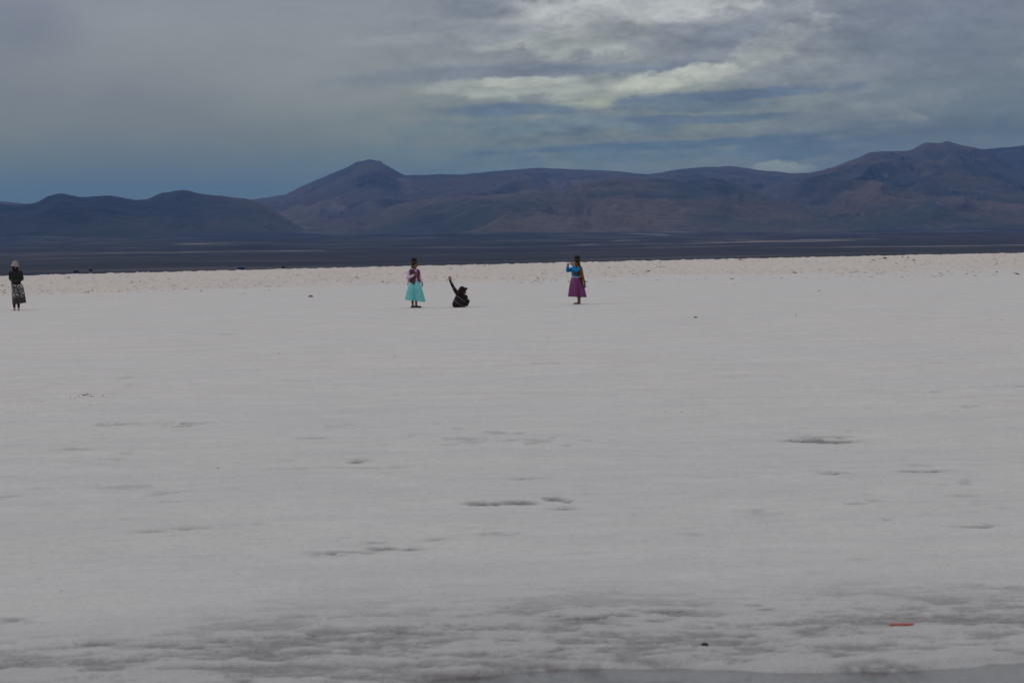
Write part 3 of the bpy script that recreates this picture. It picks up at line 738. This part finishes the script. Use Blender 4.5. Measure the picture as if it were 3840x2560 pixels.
# ------------------------------------------------------------------ woman in purple taking the picture
def woman_purple():
    loc, rz = place(2168, 1141)
    T = empty("person", loc, rz)
    tag(T, "woman in black bowler hat, blue jumper and purple skirt holding up a camera", "person")
    tf = V((-.80, -.60, 0)); yw = math.atan2(-.80, .60)
    hf = V((-.90, -.43, -.05)); hc = V((-.022, -.035, 1.362))
    R = [(-.05, 0, .80, .150, .125, yw), (-.05, 0, .90, .150, .125, yw), (-.052, 0, .98, .165, .135, yw), (-.055, 0, 1.08, .178, .142, yw),
         (-.045, 0, 1.15, .182, .122, yw), (-.035, .0, 1.20, .160, .092, yw), (-.03, 0, 1.232, .10, .064, yw), (-.026, -.006, 1.255, .056, .052, yw)]
    ins = [(x, y, z, rx - .014, ry - .014, w_) for x, y, z, rx, ry, w_ in R]
    shN, elN, wrN = V((.045, -.125, 1.165)), V((-.045, -.300, 1.125)), V((-.145, -.270, 1.290))
    shF, elF, wrF = V((-.150, .115, 1.165)), V((-.325, .020, 1.120)), V((-.322, -.105, 1.268))
    b = Vol(); b.rings(ins); b.cap((-.028, -.006, 1.21), (-.026, -.02, 1.295), .050, .048); head(b, hc, hf, .96)
    b.chain([shN, elN, wrN], [.047, .037, .024]); b.chain([shF, elF, wrF], [.047, .037, .024])
    hand(b, wrN, (-.25, .12, .95), (.75, -.6, .1), (-.4, .1, -.4), .55, .08); hand(b, wrF, (.10, -.35, .93), (-.85, .1, 0), (.5, .8, -.2), .55, .08)
    for x, y in ((.005, .055), (.030, -.055)):
        b.chain([(x, y, .80), (x + .01, y, .43), (x + .015, y, .09)], [.090, .058, .036]); b.ell((x + .022, y, .28), (.056, .056, .11))
        b.cap((x + .015, y, .10), (x + .022, y, .045), .038, .036); b.cap((x + .015, y, .042), (x - .135 - (.01 if y > 0 else -.01), y - .03, .024), .034, .022)
        for j in range(5): b.cap((x - .10, y - .055 + j * .017, .024), (x - .155 + j * .006, y - .062 + j * .018, .019), .010, .009)
    b.build("body", M_SKIN, T, .0058, 2); face_bits(T, hc, hf, .96)
    bl = Vol(); bl.rings([(x, y, z, rx, ry, w_) for x, y, z, rx, ry, w_ in R[:-1]])
    for ch in ([shN, elN, elN.lerp(wrN, .5), wrN], [shF, elF, elF.lerp(wrF, .5), wrF]): bl.chain(ch, [.070, .060, .050, .036])
    bl.build("jumper", M_BLUE, T, .008, 3, .012)
    us = Vol(); us.rings([(-.05, 0, .885, .158, .133, yw), (-.05, 0, .912, .156, .131, yw)], 40); us.raw("undershirt", M_BLOUSE, T)
    skirt("skirt", M_PURP, T, (-.05, 0, .90, .158, .140), (-.022, .0, .248, .308, .285), .018, 26, 8, (.42, .60), amp=.10)
    for x, y in ((.005, .055), (.030, -.055)):
        s_ = Vol(); s_.ell(V((x - .055, y - .018, .010)), (.125, .046, .010), Euler((0, 0, .16)).to_quaternion()); o = s_.raw("sandal", M_SANDAL, T)
        s_ = Vol(); s_.chain([(x - .085, y - .072, .018), (x - .080, y - .045, .056), (x - .075, y - .005, .056), (x - .075, y + .022, .018)], [.011] * 4); s_.raw("strap", M_SANDAL, o)
        s_ = Vol(); s_.chain([(x + .02, y - .036, .050), (x + .052, y, .055), (x + .02, y + .036, .050)], [.009] * 3); s_.raw("strap", M_SANDAL, o)
    hq = frame(hf); P = lambda x_, y_, z_: hc + hq @ V((x_, y_, z_)); qq = hq.to_quaternion()
    h = Vol(); h.ell(P(0, -.024, .035), (.080, .094, .088), qq); h.ell(P(0, -.078, -.030), (.062, .045, .075), qq)
    for sx in (-1, 1): h.cap(P(.068 * sx, -.025, .03), P(.060 * sx, -.06, -.07), .024, .022)
    h.build("hair", M_HAIR, T, .007, 2)
    br = Vol(); pts = [P(-.02, -.10, -.03), V((.085, -.02, 1.27)), V((.105, -.035, 1.20)), V((.115, -.02, 1.08))]
    for a_, b_ in zip(pts[:-1], pts[1:]):
        nn = max(2, int((b_ - a_).length / .022))
        for i in range(nn): br.ell(a_.lerp(b_, (i + .5) / nn), (.017, .017, .016), n=8)
    br.build("braid", M_HAIR, T, .006, 1)
    bowler(T, hc + V((.012, .008, .090)), (.03, .02, 1), math.atan2(hf.y, hf.x) + math.pi / 2)
    def shawl(u, v_):                             # hangs from the neck down the back, narrowing to a point
        z = 1.262 - v_ * .72
        w_ = (.14 + .72 * min(1, v_ * 3.2)) * (1 - .72 * max(0, (v_ - .30) / .70) ** 1.1)
        bx, by = float(np.interp(v_, [0, .1, .25, .4, .75, 1], [.03, .085, .105, .118, .180, .190])), -.05
        t = (u - .5) * w_ / .30
        f_ = .010 * math.sin(u * 26 + v_ * 5) * (.3 + v_)
        return (bx + .06 * math.cos(t * 1.4) + f_ - .02 * abs(t), by + math.sin(t) * .155 - .03 * v_, z + .025 * math.sin(u * math.pi) * (1 - v_))
    shell("shawl", M_SHAWL, T, shawl, 46, 50, .010)
    kn = Vol(); kn.chain([(.055, -.12, 1.225), (.0, -.135, 1.245), (-.075, -.085, 1.225)], [.030, .028, .02]); kn.chain([(.055, -.10, 1.22), (.085, -.02, 1.245), (.03, .09, 1.23)], [.03, .034, .026])
    kn.build("shawl_knot", M_SHAWL, T, .008, 2, .012)
    def bag(u, v_):                               # woven pouch lying on the near side under the raised arm
        w_ = .075 + .045 * v_; x_ = -.045 + (u - .5) * 2 * w_ * .85 + .012 * v_; y_ = -.158 - .012 * math.sin(u * math.pi) - .01 * v_ * (1 - v_) - .012
        return (x_, y_ + .35 * (x_ + .045) ** 2 * 3 + .012 * (x_ + .04), 1.135 - v_ * .155)
    shell("waistcoat_panel", M_BROWN, T, bag, 14, 12, .02)
    # the camera in her hands
    cl, cr = loc, rz
    C_ = empty("camera_in_hand", loc + Matrix.Rotation(rz, 3, 'Z') @ V((-.238, -.205, 1.352)), rz + math.radians(-28))
    C_.name = "compact_camera"; tag(C_, "small white compact camera held up by the woman in blue", "camera")
    bm = bmesh.new(); bmesh.ops.create_cube(bm, size=1)
    for q in bm.verts: q.co = V((q.co.x * .105, q.co.y * .026, q.co.z * .066))
    bmesh.ops.bevel(bm, geom=bm.edges[:], offset=.006, segments=3, affect='EDGES')
    me = bpy.data.meshes.new("camera_body"); bm.to_mesh(me); bm.free(); smooth(me); link("camera_body", me, M_WHITE, C_)
    l = lathe("lens", M_DARK, C_, [(0, 0), (0, .021), (.014, .021), (.014, .018), (.022, .018), (.024, .0)], (-.005, -.012, -.002), (0, -1, 0))
    lathe("lens_ring", M_WHITE, l, [(.0, .0), (.0, .026), (.006, .026), (.007, .022), (.007, 0)], (-.005, -.0125, -.002), (0, -1, 0))
    return T
woman_purple()

# ------------------------------------------------------------------ person sitting with a raised arm
def sitter():
    loc, rz = place(1724, 1152)
    T = empty("person", loc, rz)
    tag(T, "seated person in dark striped jacket and black hat waving one raised arm", "person")
    k = .000835
    Q = lambda X_, Y_, y=0.0: V(((X_ - 650) * k, y, (1385 - Y_) * k))
    hc = Q(815, 760, -.02); hf = V((.86, .40, -.30)); upv = V((.05, 0, 1))
    wr = Q(298, 335, .02); el_ = Q(425, 600, .05); sh = Q(535, 800, .02)
    b = Vol()
    b.rings([(-.01, .02, .03, .14, .10, 0), (-.02, .02, .12, .165, .11, 0), (-.01, .02, .22, .15, .10, .05), (.015, .02, .32, .165, .11, .1), (.04, .02, .42, .13, .09, .15), (.07, .01, .47, .06, .06, .2)])
    b.cap((.07, .01, .45), (.125, .0, .50), .05, .05); head(b, hc, hf, .95, upv)
    b.chain([Q(560, 850, .01), sh, el_, wr], [.06, .046, .036, .024]); hand(b, wr, (-.16, .02, 1), (0, -1, 0), (1, 0, .1), .06, .17)
    shr, elr, wrr = V((.205, .03, .345)), V((.225, .16, .20)), V((.10, .26, .16))
    b.chain([V((.12, .02, .38)), shr, elr, wrr], [.05, .045, .036, .024]); hand(b, wrr, (-.9, .3, -.1), (0, .3, 1), (.3, .9, 0), .4)
    for sx in (-1, 1):
        b.chain([(.08 * sx, .03, .085), (.20 * sx + .01, .32, .12), (-.04 * sx + .06, .42, .06)], [.085, .06, .04])
    b.cap((.10, .42, .07), (.13, .35, .05), .04, .035)
    b.build("body", M_SKIN, T, .0062, 2); face_bits(T, hc, hf, .95, upv)
    j = Vol()
    j.rings([(-.010, .0, .0, .150, .12, 0), (-.010, .0, .012, .195, .15, 0), (-.012, .0, .055, .222, .165, 0), (-.02, .0, .14, .222, .160, 0), (-.015, .01, .22, .195, .14, .0), (.020, .02, .31, .185, .125, .1), (.045, .02, .40, .165, .105, .15), (.06, .01, .46, .10, .085, .2)])
    j.chain([Q(600, 880, .01), sh, sh.lerp(el_, .5), el_, el_.lerp(wr, .5), wr], [.075, .068, .060, .052, .044, .036])
    j.chain([V((.10, .02, .38)), shr, elr, wrr], [.075, .064, .054, .038]); j.ell((.16, .02, .34), (.085, .08, .075)); j.ell((.10, .0, .14), (.14, .14, .10))
    jk = j.build("jacket", M_BLACK, T, .008, 3, .014)
    bv = BVHTree.FromPolygons([q.co.copy() for q in jk.data.vertices], [tuple(p.vertices) for p in jk.data.polygons])
    def trim(pts, r=.0065):
        """grey cord laid on the back of the jacket"""
        P_ = []
        for (xa, ya), (xb, yb) in zip(pts[:-1], pts[1:]):
            for t in np.linspace(0, 1, 8, endpoint=False):
                p = Q(xa + (xb - xa) * t, ya + (yb - ya) * t, -1.0); hit = bv.ray_cast(p, V((0, 1, 0)))
                if hit[0] is not None: P_.append(hit[0] - V((0, .002, 0)))
        t_ = Vol(); t_.chain(P_, [r] * len(P_)); t_.raw("trim", M_TRIM, jk)
    trim([(500, 815), (488, 850), (520, 905), (620, 985), (720, 1060), (815, 1130), (870, 1115), (925, 1085)]); trim([(438, 1050), (462, 1105), (540, 1190), (620, 1240), (690, 1275)], .005)
    trim([(705, 1285), (730, 1315), (790, 1338), (850, 1335)], .005)
    for (X0, Y0, X1, Y1) in ((306, 432, 368, 405), (402, 638, 486, 592)): trim([(X0, Y0), ((X0 + X1) / 2, (Y0 + Y1) / 2 - 8), (X1, Y1)], .007)
    for sx in (-1, 1):
        t_ = Vol(); t_.chain([(.09 * sx, .06, .10), (.15 * sx + .03, .31, .115), (-.03 * sx + .06, .43, .07)], [.09, .070, .056]); t_.build("trouser_leg", M_TROUSER, T, .01, 3, .01)
    s_ = Vol(); p0, p1 = Q(985, 1215, .10), Q(1010, 1120, .13)
    q = V((0, 0, 1)).rotation_difference((p1 - p0).normalized())
    s_.ell(p0.lerp(p1, .5), (.038, .055, .088), q); s_.cap(Q(930, 1290, .06), p0, .05, .036); s_.build("shoe", M_SHOEBLK, T, .007, 2)
    # hood of dark scarf and a squashed brimmed hat
    R = frame(hf, upv); P = lambda x_, y_, z_: hc + R @ V((x_, y_, z_)); qq = R.to_quaternion()
    h = Vol(); h.ell(P(0, -.030, .02), (.088, .100, .100), qq); h.chain([P(0, -.075, -.02), Q(640, 830, -.02), Q(590, 870, -.0)], [.080, .085, .07]); h.ell(Q(730, 860, -.0), (.11, .09, .08))
    h.ell(Q(700, 730, -.01), (.095, .095, .085)); h.build("scarf", M_BLACK, T, .008, 3, .012)
    h = Vol(); h.cap(Q(668, 712, -.01), Q(765, 618, -.01), .062, .055); h.ell(Q(765, 660, -.01), (.105, .11, .080), Euler((0, .35, 0)).to_quaternion()); h.ell(Q(770, 605, -.01), (.070, .075, .045), Euler((0, .15, 0)).to_quaternion())
    h.chain([Q(700, 680, -.09), Q(820, 640, -.10), Q(915, 645, -.06), Q(930, 655, .02), Q(905, 650, .10), Q(800, 640, .11)], [.022, .026, .034, .038, .034, .024]); h.ell(Q(890, 660, .0), (.060, .09, .042), Euler((0, .2, 0)).to_quaternion())
    h.build("hat", M_BLACK, T, .008, 2, .010)
    return T
sitter()

# ------------------------------------------------------------------ walker at the left
def walker():
    loc, rz = place(62, 1163)
    T = empty("person", loc, rz); K = .965
    tag(T, "woman in pale bucket hat, dark jacket and black floral skirt walking alone", "person")
    k = .001477
    Q = lambda X_, Y_, y=0.0: V(((X_ - 400) * k, y, (1402 - Y_) * k))
    hc = Q(402, 325, -.02); hf = V((.06, -.99, -.10)); yw = 0
    R = [(.02, 0, .84, .175, .135, yw), (.018, 0, .92, .180, .14, yw), (.012, 0, 1.05, .165, .13, yw), (.008, 0, 1.20, .185, .135, yw), (.01, 0, 1.34, .205, .125, yw), (.01, 0, 1.415, .175, .09, yw), (.006, 0, 1.455, .09, .07, yw)]
    b = Vol(); b.rings([(x, y, z, rx - .03, ry - .03, w_) for x, y, z, rx, ry, w_ in R]); b.cap((.0, 0, 1.42), (.0, -.01, 1.54), .055, .05); head(b, hc, hf, 1.0)
    arms = []
    for sx, e in ((-1, Q(262, 625, .01)), (1, Q(572, 635, .01))):
        sh = V((.01 + .185 * sx, 0, 1.37)); wr = V((.015 + .095 * sx, -.16, 1.04)); arms.append([sh, e + V((-.02 * sx, 0, 0)), wr])
        b.chain(arms[-1], [.048, .038, .026]); hand(b, wr, (-.75 * sx, -.25, -.35), (0, -1, .2), (-.2 * sx, -.3, 1), .5)
    fe = [(Q(350, 1300), Q(345, 1385), .0), (Q(452, 1330), Q(450, 1395), -.16)]
    for (x, y, z), c_, yy_ in ((Q(350, 1290), None, .06), (Q(452, 1310), None, -.06)):
        b.chain([(x * .7 + .02, 0, .86), (x, yy_ * .5, .48), (x, yy_, .10)], [.075, .050, .036]); b.cap((x, yy_, .07), (x, yy_ - .12, .04), .036, .028)
    b.build("body", M_SKIN2, T, .0062, 2); face_bits(T, hc, hf, 1.0)
    j = Vol(); j.rings(R)
    for ch in arms: j.chain([ch[0], ch[0].lerp(ch[1], .5), ch[1], ch[1].lerp(ch[2], .5), ch[2], V((.01, -.17, 1.0))], [.062, .062, .056, .054, .058, .062])
    j.ell((.01, -.13, 1.01), (.12, .085, .085)); j.cap((.005, 0, 1.43), (.004, 0, 1.50), .095, .085)
    j.build("jacket", M_GREEN, T, .009, 3, .014)
    h = Vol(); h.ell(hc + V((0, .03, -.01)), (.118, .100, .115)); h.cap(hc + V((-.085, -.03, .03)), hc + V((-.07, -.05, -.10)), .035, .04); h.cap(hc + V((.085, -.03, .03)), hc + V((.07, -.05, -.10)), .035, .04); h.cap(hc + V((-.06, -.05, -.13)), hc + V((.06, -.05, -.13)), .04, .04)
    h.build("hood", M_BLACK, T, .008, 3)
    m, nt, b_ = material("floral_cotton"); v = coords(nt)
    sp = nt.nodes.new('ShaderNodeSeparateXYZ'); nt.links.new(v.v, sp.inputs[0])
    vo = nt.nodes.new('ShaderNodeTexVoronoi'); vo.inputs['Scale'].default_value = 17; nt.links.new(v.v, vo.inputs['Vector'])
    pet = X.m('MULTIPLY', sstep(.52, .40, X(vo.outputs['Distance']) + (noise(v, 60, 2, .5) - .5) * .5), sstep(.42, .47, noise(v, 13, 2, .6)))
    zz = sstep(.50, .62, X(sp.outputs[2]) + noise(v, 9, 3, .5) * .14)
    c = mix(pet * zz, mix(sstep(.4, .6, noise(v, 14, 3, .5)), (.022, .019, .017), (.050, .040, .034)), (.44, .41, .41))
    nt.links.new(c.v, b_.inputs['Base Color']); b_.inputs['Roughness'].default_value = .8
    skirt("skirt", m, T, (.022, 0, .94, .185, .145), (.108, .02, .242, .245, .20), -.030, 9, 5, (), lean=(.0, 0), amp=.06, bulge=1.1)
    for x, yy_ in ((Q(350, 1290).x, .06), (Q(452, 1310).x, -.06)):
        t_ = Vol(); t_.chain([(x, yy_ * .5, .50), (x, yy_, .13)], [.062, .046]); t_.build("legging", M_TROUSER, T, .009, 2)
        s_ = Vol(); s_.cap((x, yy_ + .03, .045), (x - .012, yy_ - .15, .038), .046, .040); s_.cap((x, yy_ + .01, .05), (x, yy_ + .01, .115), .046, .042)
        o = s_.build("shoe", M_PSHOE, T, .007, 2)
        s_ = Vol(); s_.ell((x - .006, yy_ - .06, .010), (.046, .145, .011)); s_.raw("sole", M_SOLE, o)
    ht = lathe("hat", M_PINKHAT, T, [(-.030, .0), (-.030, .135), (-.045, .160), (-.052, .168), (-.046, .170), (-.035, .160), (.0, .128), (.05, .114), (.10, .098), (.128, .065), (.138, .0)], hc + V((0, .01, .058)), (.14, -.10, 1), .95, 1.0)
    return T
walker()

# ------------------------------------------------------------------ stones, litter and far things
def rocky(name, rx, ry, rz_, seed, mat, lumps=.25):
    bm = bmesh.new(); bmesh.ops.create_icosphere(bm, subdivisions=4, radius=1)
    for q in bm.verts:
        p = q.co.copy(); n_ = fbm(np.array([p.x * 1.6 + 9 + seed]), np.array([p.y * 1.6 + p.z * 2.1 + 5]), 4, .55, seed)[0] - .5
        p = p * (1 + n_ * lumps * 2); p.z = max(p.z, -.25); q.co = V((p.x * rx, p.y * ry, p.z * rz_))
    me = bpy.data.meshes.new(name); bm.to_mesh(me); bm.free()
    return me
M_DROCK = cloth("dark_basalt", (.045, .032, .026), (.02, .015, .013), 25, .9, .8, .01); M_BROCK = cloth("brown_stone", (.28, .17, .10), (.18, .11, .065), 18, .9, .8, .01)
M_CHAR = cloth("charred_wood", (.018, .010, .009), (.03, .016, .014), 60, .9, .8, .002); M_RED = cloth("red_plastic", (.55, .075, .06), (.47, .06, .05), 6, .4, .1)
def drop(name, me, mat, px, py, rz_, label, cat, group=None, sink=0.0, tilt=(0, 0)):
    loc, _ = place(px, py); o = link(name, me, mat); o.location = loc - V((0, 0, sink)); o.rotation_euler = (tilt[0], tilt[1], rz_)
    tag(o, label, cat, group); return o
def msz(px, py, w):                                # metres covered by w photograph pixels at that ground point
    g = gp(px, py); return w * g.length / F
w_ = msz(1165, 1118, 17); drop("stone", rocky("stone", w_ * .55, w_ * .5, w_ * .42, 3, M_BROCK), M_BROCK, 1165, 1114, .3, "small brown stone alone on flat salt behind turquoise skirt", "stone")
w_ = msz(3318, 971, 17); drop("stone", rocky("stone", w_ * .58, w_ * .5, w_ * .34, 5, M_DROCK), M_DROCK, 3318, 971, .2, "largest dark rock at the far rim of the salt", "stone")
w_ = msz(3406, 968, 8); drop("stone", rocky("stone", w_ * .7, w_ * .5, w_ * .45, 6, M_DROCK), M_DROCK, 3406, 967, .9, "dark pebble at the salt rim, farther from the large rock", "stone")
w_ = msz(3384, 968, 5); drop("stone", rocky("stone", w_ * .7, w_ * .5, w_ * .45, 8, M_DROCK), M_DROCK, 3384, 967, .9, "tiny dark pebble between the large rock and another pebble", "stone")
w_ = msz(2643, 2422, 24); drop("stone", rocky("stone", w_ * .5, w_ * .7, w_ * .30, 12, M_DROCK, .45), M_DROCK, 2643, 2424, .5, "jagged brown stone lying beside the puddle", "stone", None, -.012)
# red strip
w_ = msz(3382, 2350, 80)
t_ = Vol(); t_.cap((-w_ / 2, 0, .006), (w_ / 2, 0, .008), .0055, .0055); o = t_.raw("drinking_straw", M_RED, None); loc, rz = place(3382, 2351)
o.location = loc; o.rotation_euler = (0, 0, rz + .03); tag(o, "thin red plastic straw lying on the damp salt", "straw")
# short dark stick
w_ = msz(2609, 1192, 11)
t_ = Vol(); t_.chain([(-w_ / 2, 0, .02), (0, .01, .026), (w_ / 2, -.01, .018)], [.012, .016, .010]); o = t_.raw("stick", M_CHAR, None); loc, rz = place(2609, 1193)
o.location = loc; o.rotation_euler = (0, 0, .1); tag(o, "short dark stick lying on the open salt right of photographer", "stick")
# scattered charred scraps: the spill at the left
scraps = [(316, 1482, 11, .28), (328, 1478.5, 9, .3), (320, 1481, 7, .4), (331, 1486, 6, 1.3), (343, 1487, 8, .2), (341, 1479, 4, 0), (351, 1485, 4, .2), (312, 1481, 6, .1), (303, 1479, 4, .8), (295, 1488, 6, .5),
          (300, 1490, 3, .2), (281, 1493.5, 7, .6), (264, 1493.5, 5, 0), (385.5, 1484.5, 7, .3), (335, 1505, 3, 0), (339, 1518, 5, .4), (297, 1481, 3, 0)]
mes = [rocky("charred_scrap", 1, .55, .5, 20 + i, M_CHAR, .5) for i in range(4)]
names = ["biggest charred scrap in the small dark spill", "lone charred scrap beside the dark spill, apart from it", "charred scrap nearest the camera, below the dark spill"]
SL = ["", "charred scrap touching the biggest one on its right, above", "charred scrap under the left end of the biggest one", "charred chunk just below the biggest scrap", "second largest charred scrap, right part of the dark spill",
      "charred crumb above the second largest scrap", "charred crumb right of the second largest scrap", "thin charred scrap left of the biggest one", "charred crumb at the top left of the dark spill", "charred scrap at mid left of the dark spill",
      "charred crumb hard against the mid left scrap", "charred scrap at the lower left of the dark spill", "charred scrap at the far left end of the dark spill", "", "charred crumb below the dark spill, higher of two", "", "faint charred crumb between top left ones of the spill"]
for i, (px, py, w_, rz_) in enumerate(scraps):
    me = mes[i % 4]; L = msz(px, py, w_) * .6
    lab = names[0] if i == 0 else names[1] if i == 13 else names[2] if i == 15 else SL[i]
    o = drop("charred_scrap", me, M_CHAR, px, py, rz_, lab, "scrap", "charred scraps spilled on the salt"); o.scale = (L, L * 2.0, L * .8)
# single dark specks lying about
specks = [(231, 2215, 7), (819, 1755, 9), (1608, 1849, 5), (2366, 1489, 6), (2495, 1543, 5), (2557, 1545, 6), (3571, 1272, 6), (3757, 1200, 5), (3716, 1201, 5), (1480, 1336, 6), (2197, 2077, 5), (560, 1178, 4), (2985, 1184, 7), (3072, 1091, 8),
          (2755, 1068, 5), (900, 1101, 6), (915, 1101, 6), (1010, 1088, 6), (755, 1092, 8), (2971, 1852, 5), (1047, 1325, 6), (3245, 1100, 5), (3240, 1052, 5)]
PL = ["dark pebble in the near left foreground, nearest the damp belt", "dark pebble between two grey hollows at the left", "dark speck above the hollow in the middle of the salt", "tiny dark speck right of centre, alone", "dark speck, left one of two close together right of centre",
      "dark speck, right one of two close together right of centre", "dark pebble near the right edge, below the rough band", "dark speck at the far right edge, outer of two", "dark speck at the far right edge, inner of two", "dark speck on open salt below the seated person",
      "dark pebble low in the middle, under the curved hollow", "dark speck halfway between walker and brown stone", "dark pebble right of the stick, level with it", "dark pebble just below the rough band at the right", "dark pebble below the marker post",
      "left one of twin specks below the rough band, left half", "right one of twin specks below the rough band, left half", "dark speck at the edge of the rough band, behind the brown stone", "flat dark speck at the edge of the rough band, left half", "dark speck between hollows at the lower right",
      "dark speck left of centre on open salt", "dark pebble under the rough band, level with a twin", "dark pebble inside the rough band at the right"]
for i, (px, py, w_) in enumerate(specks):
    L = msz(px, py, w_) * .55
    o = drop("pebble", mes[i % 4], M_DROCK, px, py, i * .7, PL[i], "pebble", "single dark pebbles strewn over the salt"); o.scale = (L, L * 1.6, L * .9)
# lumps of broken crust in the far band
rs = np.random.RandomState(5); vs, fs = [], []
base_ = rocky("clod", 1, 1, 1, 40, M_BROCK, .4)
bm = bmesh.new(); bmesh.ops.create_icosphere(bm, subdivisions=2, radius=1); bv_ = np.array([v.co[:] for v in bm.verts]); bf_ = [[v.index for v in f.verts] for f in bm.faces]; bm.free(); bpy.data.meshes.remove(base_)
X_, Y_, S_ = [], [], []
for _ in range(6500):
    a_ = rs.uniform(-.30, .30); ed = float(edge_dist(np.array([a_]))[0]); d_ = ed - (ed - 103) * rs.rand() ** .8 * 1.0
    if vn(np.array([d_ * .07 + 9]), np.array([a_ * 26 + 9]), 6)[0] < .42 and d_ < ed - 2: continue
    X_.append(math.sin(a_) * d_); Y_.append(math.cos(a_) * d_); S_.append((.018 + .075 * rs.rand() ** 4.0) * (d_ / 150) ** .5)
Z_ = salt_fields(np.array(X_), np.array(Y_))[0]
for x_, y_, z_, s_ in zip(X_, Y_, Z_, S_):
    n0 = len(vs); c_ = bv_ * (1 + (rs.rand(len(bv_), 1) - .5) * .35) * np.array([s_ * (1 + rs.rand()), s_ * (1 + rs.rand()), s_ * (.5 + .5 * rs.rand())])
    vs.extend((c_ + [x_, y_, z_]).tolist()); fs.extend([[i + n0 for i in f] for f in bf_])
me = bpy.data.meshes.new("salt_clods"); me.from_pydata(vs, [], fs)
m, nt, b = material("dirty_salt"); v = coords(nt); gi = nt.nodes.new('ShaderNodeNewGeometry'); rnd = X(gi.outputs['Random Per Island'])
nt.links.new(mix(sstep(.90, .97, rnd), mix(rnd * .8, (.56, .49, .44), (.46, .385, .33)), (.17, .12, .09)).v, b.inputs['Base Color']); b.inputs['Roughness'].default_value = .9
tag(link("salt_clods", me, m), kind="stuff")

# pale marker standing at the rim between two dark mounds
loc, rz = place(2768, 976)
T = empty("marker_post", loc + V((0, 0, .0)), rz); tag(T, "small pale marker post on the salt rim between dark mounds", "post")
M_POST = cloth("weathered_pale_wood", (.23, .22, .20), (.17, .16, .15), 30, .9)
t_ = Vol(); t_.chain([(0, 0, -.05), (.005, 0, .15), (0, 0, .36)], [.035, .03, .028]); t_.build("post", M_POST, T, .012, 1)
t_ = Vol(); t_.ell((.01, 0, .37), (.07, .05, .055)); t_.raw("post_cap", M_POST, T)
for dx_, w_, nm in ((-.20, .16, "low dark mound touching the marker post, left side"), (.28, .26, "wider low dark mound just right of the marker post")):
    o = link("earth_mound", rocky("earth_mound", w_, w_ * .8, .10, 50 + int(w_ * 100), M_DROCK), M_DROCK); o.location = loc + V((dx_, .15, -.02)); tag(o, nm, "mound")

# far buildings on the plain
def far_box(bm, x0, x1, y0, y1, z0, z1):
    g = bmesh.ops.create_cube(bm, size=1)['verts']
    for q in g: q.co = V((x0 if q.co.x < 0 else x1, y0 if q.co.y < 0 else y1, z0 if q.co.z < 0 else z1))
def mk(name, boxes, mat, parent):
    bm = bmesh.new()
    for b_ in boxes: far_box(bm, *b_)
    me = bpy.data.meshes.new(name); bm.to_mesh(me); bm.free(); return link(name, me, mat, parent)
def pitched(name, x0, x1, y0, y1, z0, h, mat, parent):
    me = bpy.data.meshes.new(name); e = .3; ym = (y0 + y1) / 2
    me.from_pydata([(x0 - e, y0 - e, z0), (x1 + e, y0 - e, z0), (x1 + e, y1 + e, z0), (x0 - e, y1 + e, z0), (x0 - e, ym, z0 + h), (x1 + e, ym, z0 + h)], [], [(0, 1, 5, 4), (2, 3, 4, 5), (0, 4, 3), (1, 2, 5), (3, 2, 1, 0)])
    return link(name, me, mat, parent)
def far_house(px, py_top, wpx, D_, wall, roof, label, cat, kind=0):
    a, e = azel(px, py_top); zt = H + D_ * math.tan(e); x, y = math.sin(a) * D_, math.cos(a) * D_
    g = float(plain_z(np.array([x]), np.array([y]))[0]); W_ = wpx * D_ / F; hh = max(zt - g, 2.6)
    T = empty(label[1], (x, y, g - .1), -a); tag(T, label[0], cat)
    rh = hh * .24
    mk("wall", [(-W_ / 2, W_ / 2, 0, 5, 0, hh - rh)], wall, T); pitched("roof", -W_ / 2, W_ / 2, 0, 5, hh - rh + .003, rh, roof, T)
    d_ = mk("door", [(-W_ * .08, W_ * .08, -.05, -.003, .05, min(2.1, hh * .6))], M_FARDK, T)
    for sx in (-.32, .30): mk("window", [(W_ * sx - .45, W_ * sx + .45, -.05, -.003, 1.0, min(2.0, hh * .6))], M_FARDK, T)
    return T
M_FARBL = cloth("painted_blue_sheet", (.03, .08, .16), (.03, .065, .13), .3); M_FARGR = cloth("grey_adobe", (.055, .058, .068), (.045, .047, .056), .3); M_FARDK = cloth("dark_opening", (.02, .02, .025), scale=1); M_FARRF = cloth("sheet_metal_roof", (.045, .052, .065), scale=.3)
far_house(904, 1000, 29, 1400, M_FARBL, M_FARBL, ("bright blue shed beyond the salt rim on the dark plain", "shed"), "shed")
far_house(1062, 1002, 13, 1450, M_FARGR, M_FARRF, ("smallest pale grey hut, right of the blue shed", "hut"), "hut")
far_house(286, 1013, 19, 1400, M_FARGR, M_FARRF, ("grey hut beyond the salt rim, closest to the walking woman", "hut"), "hut")
far_house(340, 1015, 12, 1500, M_FARRF, M_FARRF, ("low blue-grey hut between the walking woman and blue shed", "hut"), "hut")
#@@END
# ------------------------------------------------------------------ air
def box_mesh(name, lo, hi):
    bm = bmesh.new(); bmesh.ops.create_cube(bm, size=1)
    for q in bm.verts: q.co = Vector([lo[i] + (q.co[i] + .5) * (hi[i] - lo[i]) for i in range(3)])
    me = bpy.data.meshes.new(name); bm.to_mesh(me); bm.free(); return me
m = bpy.data.materials.new("air"); m.use_nodes = True; nt = m.node_tree; nt.nodes.clear()
o_ = nt.nodes.new('ShaderNodeOutputMaterial'); pv = nt.nodes.new('ShaderNodeVolumePrincipled')
pv.inputs['Color'].default_value = (.13, .34, .86, 1); pv.inputs['Density'].default_value = 4.0e-5; pv.inputs['Anisotropy'].default_value = 0.1
nt.links.new(pv.outputs[0], o_.inputs['Volume'])
tag(link("haze", box_mesh("haze", (-27500, -27500, -30), (27500, 27500, 900)), m), kind="stuff")
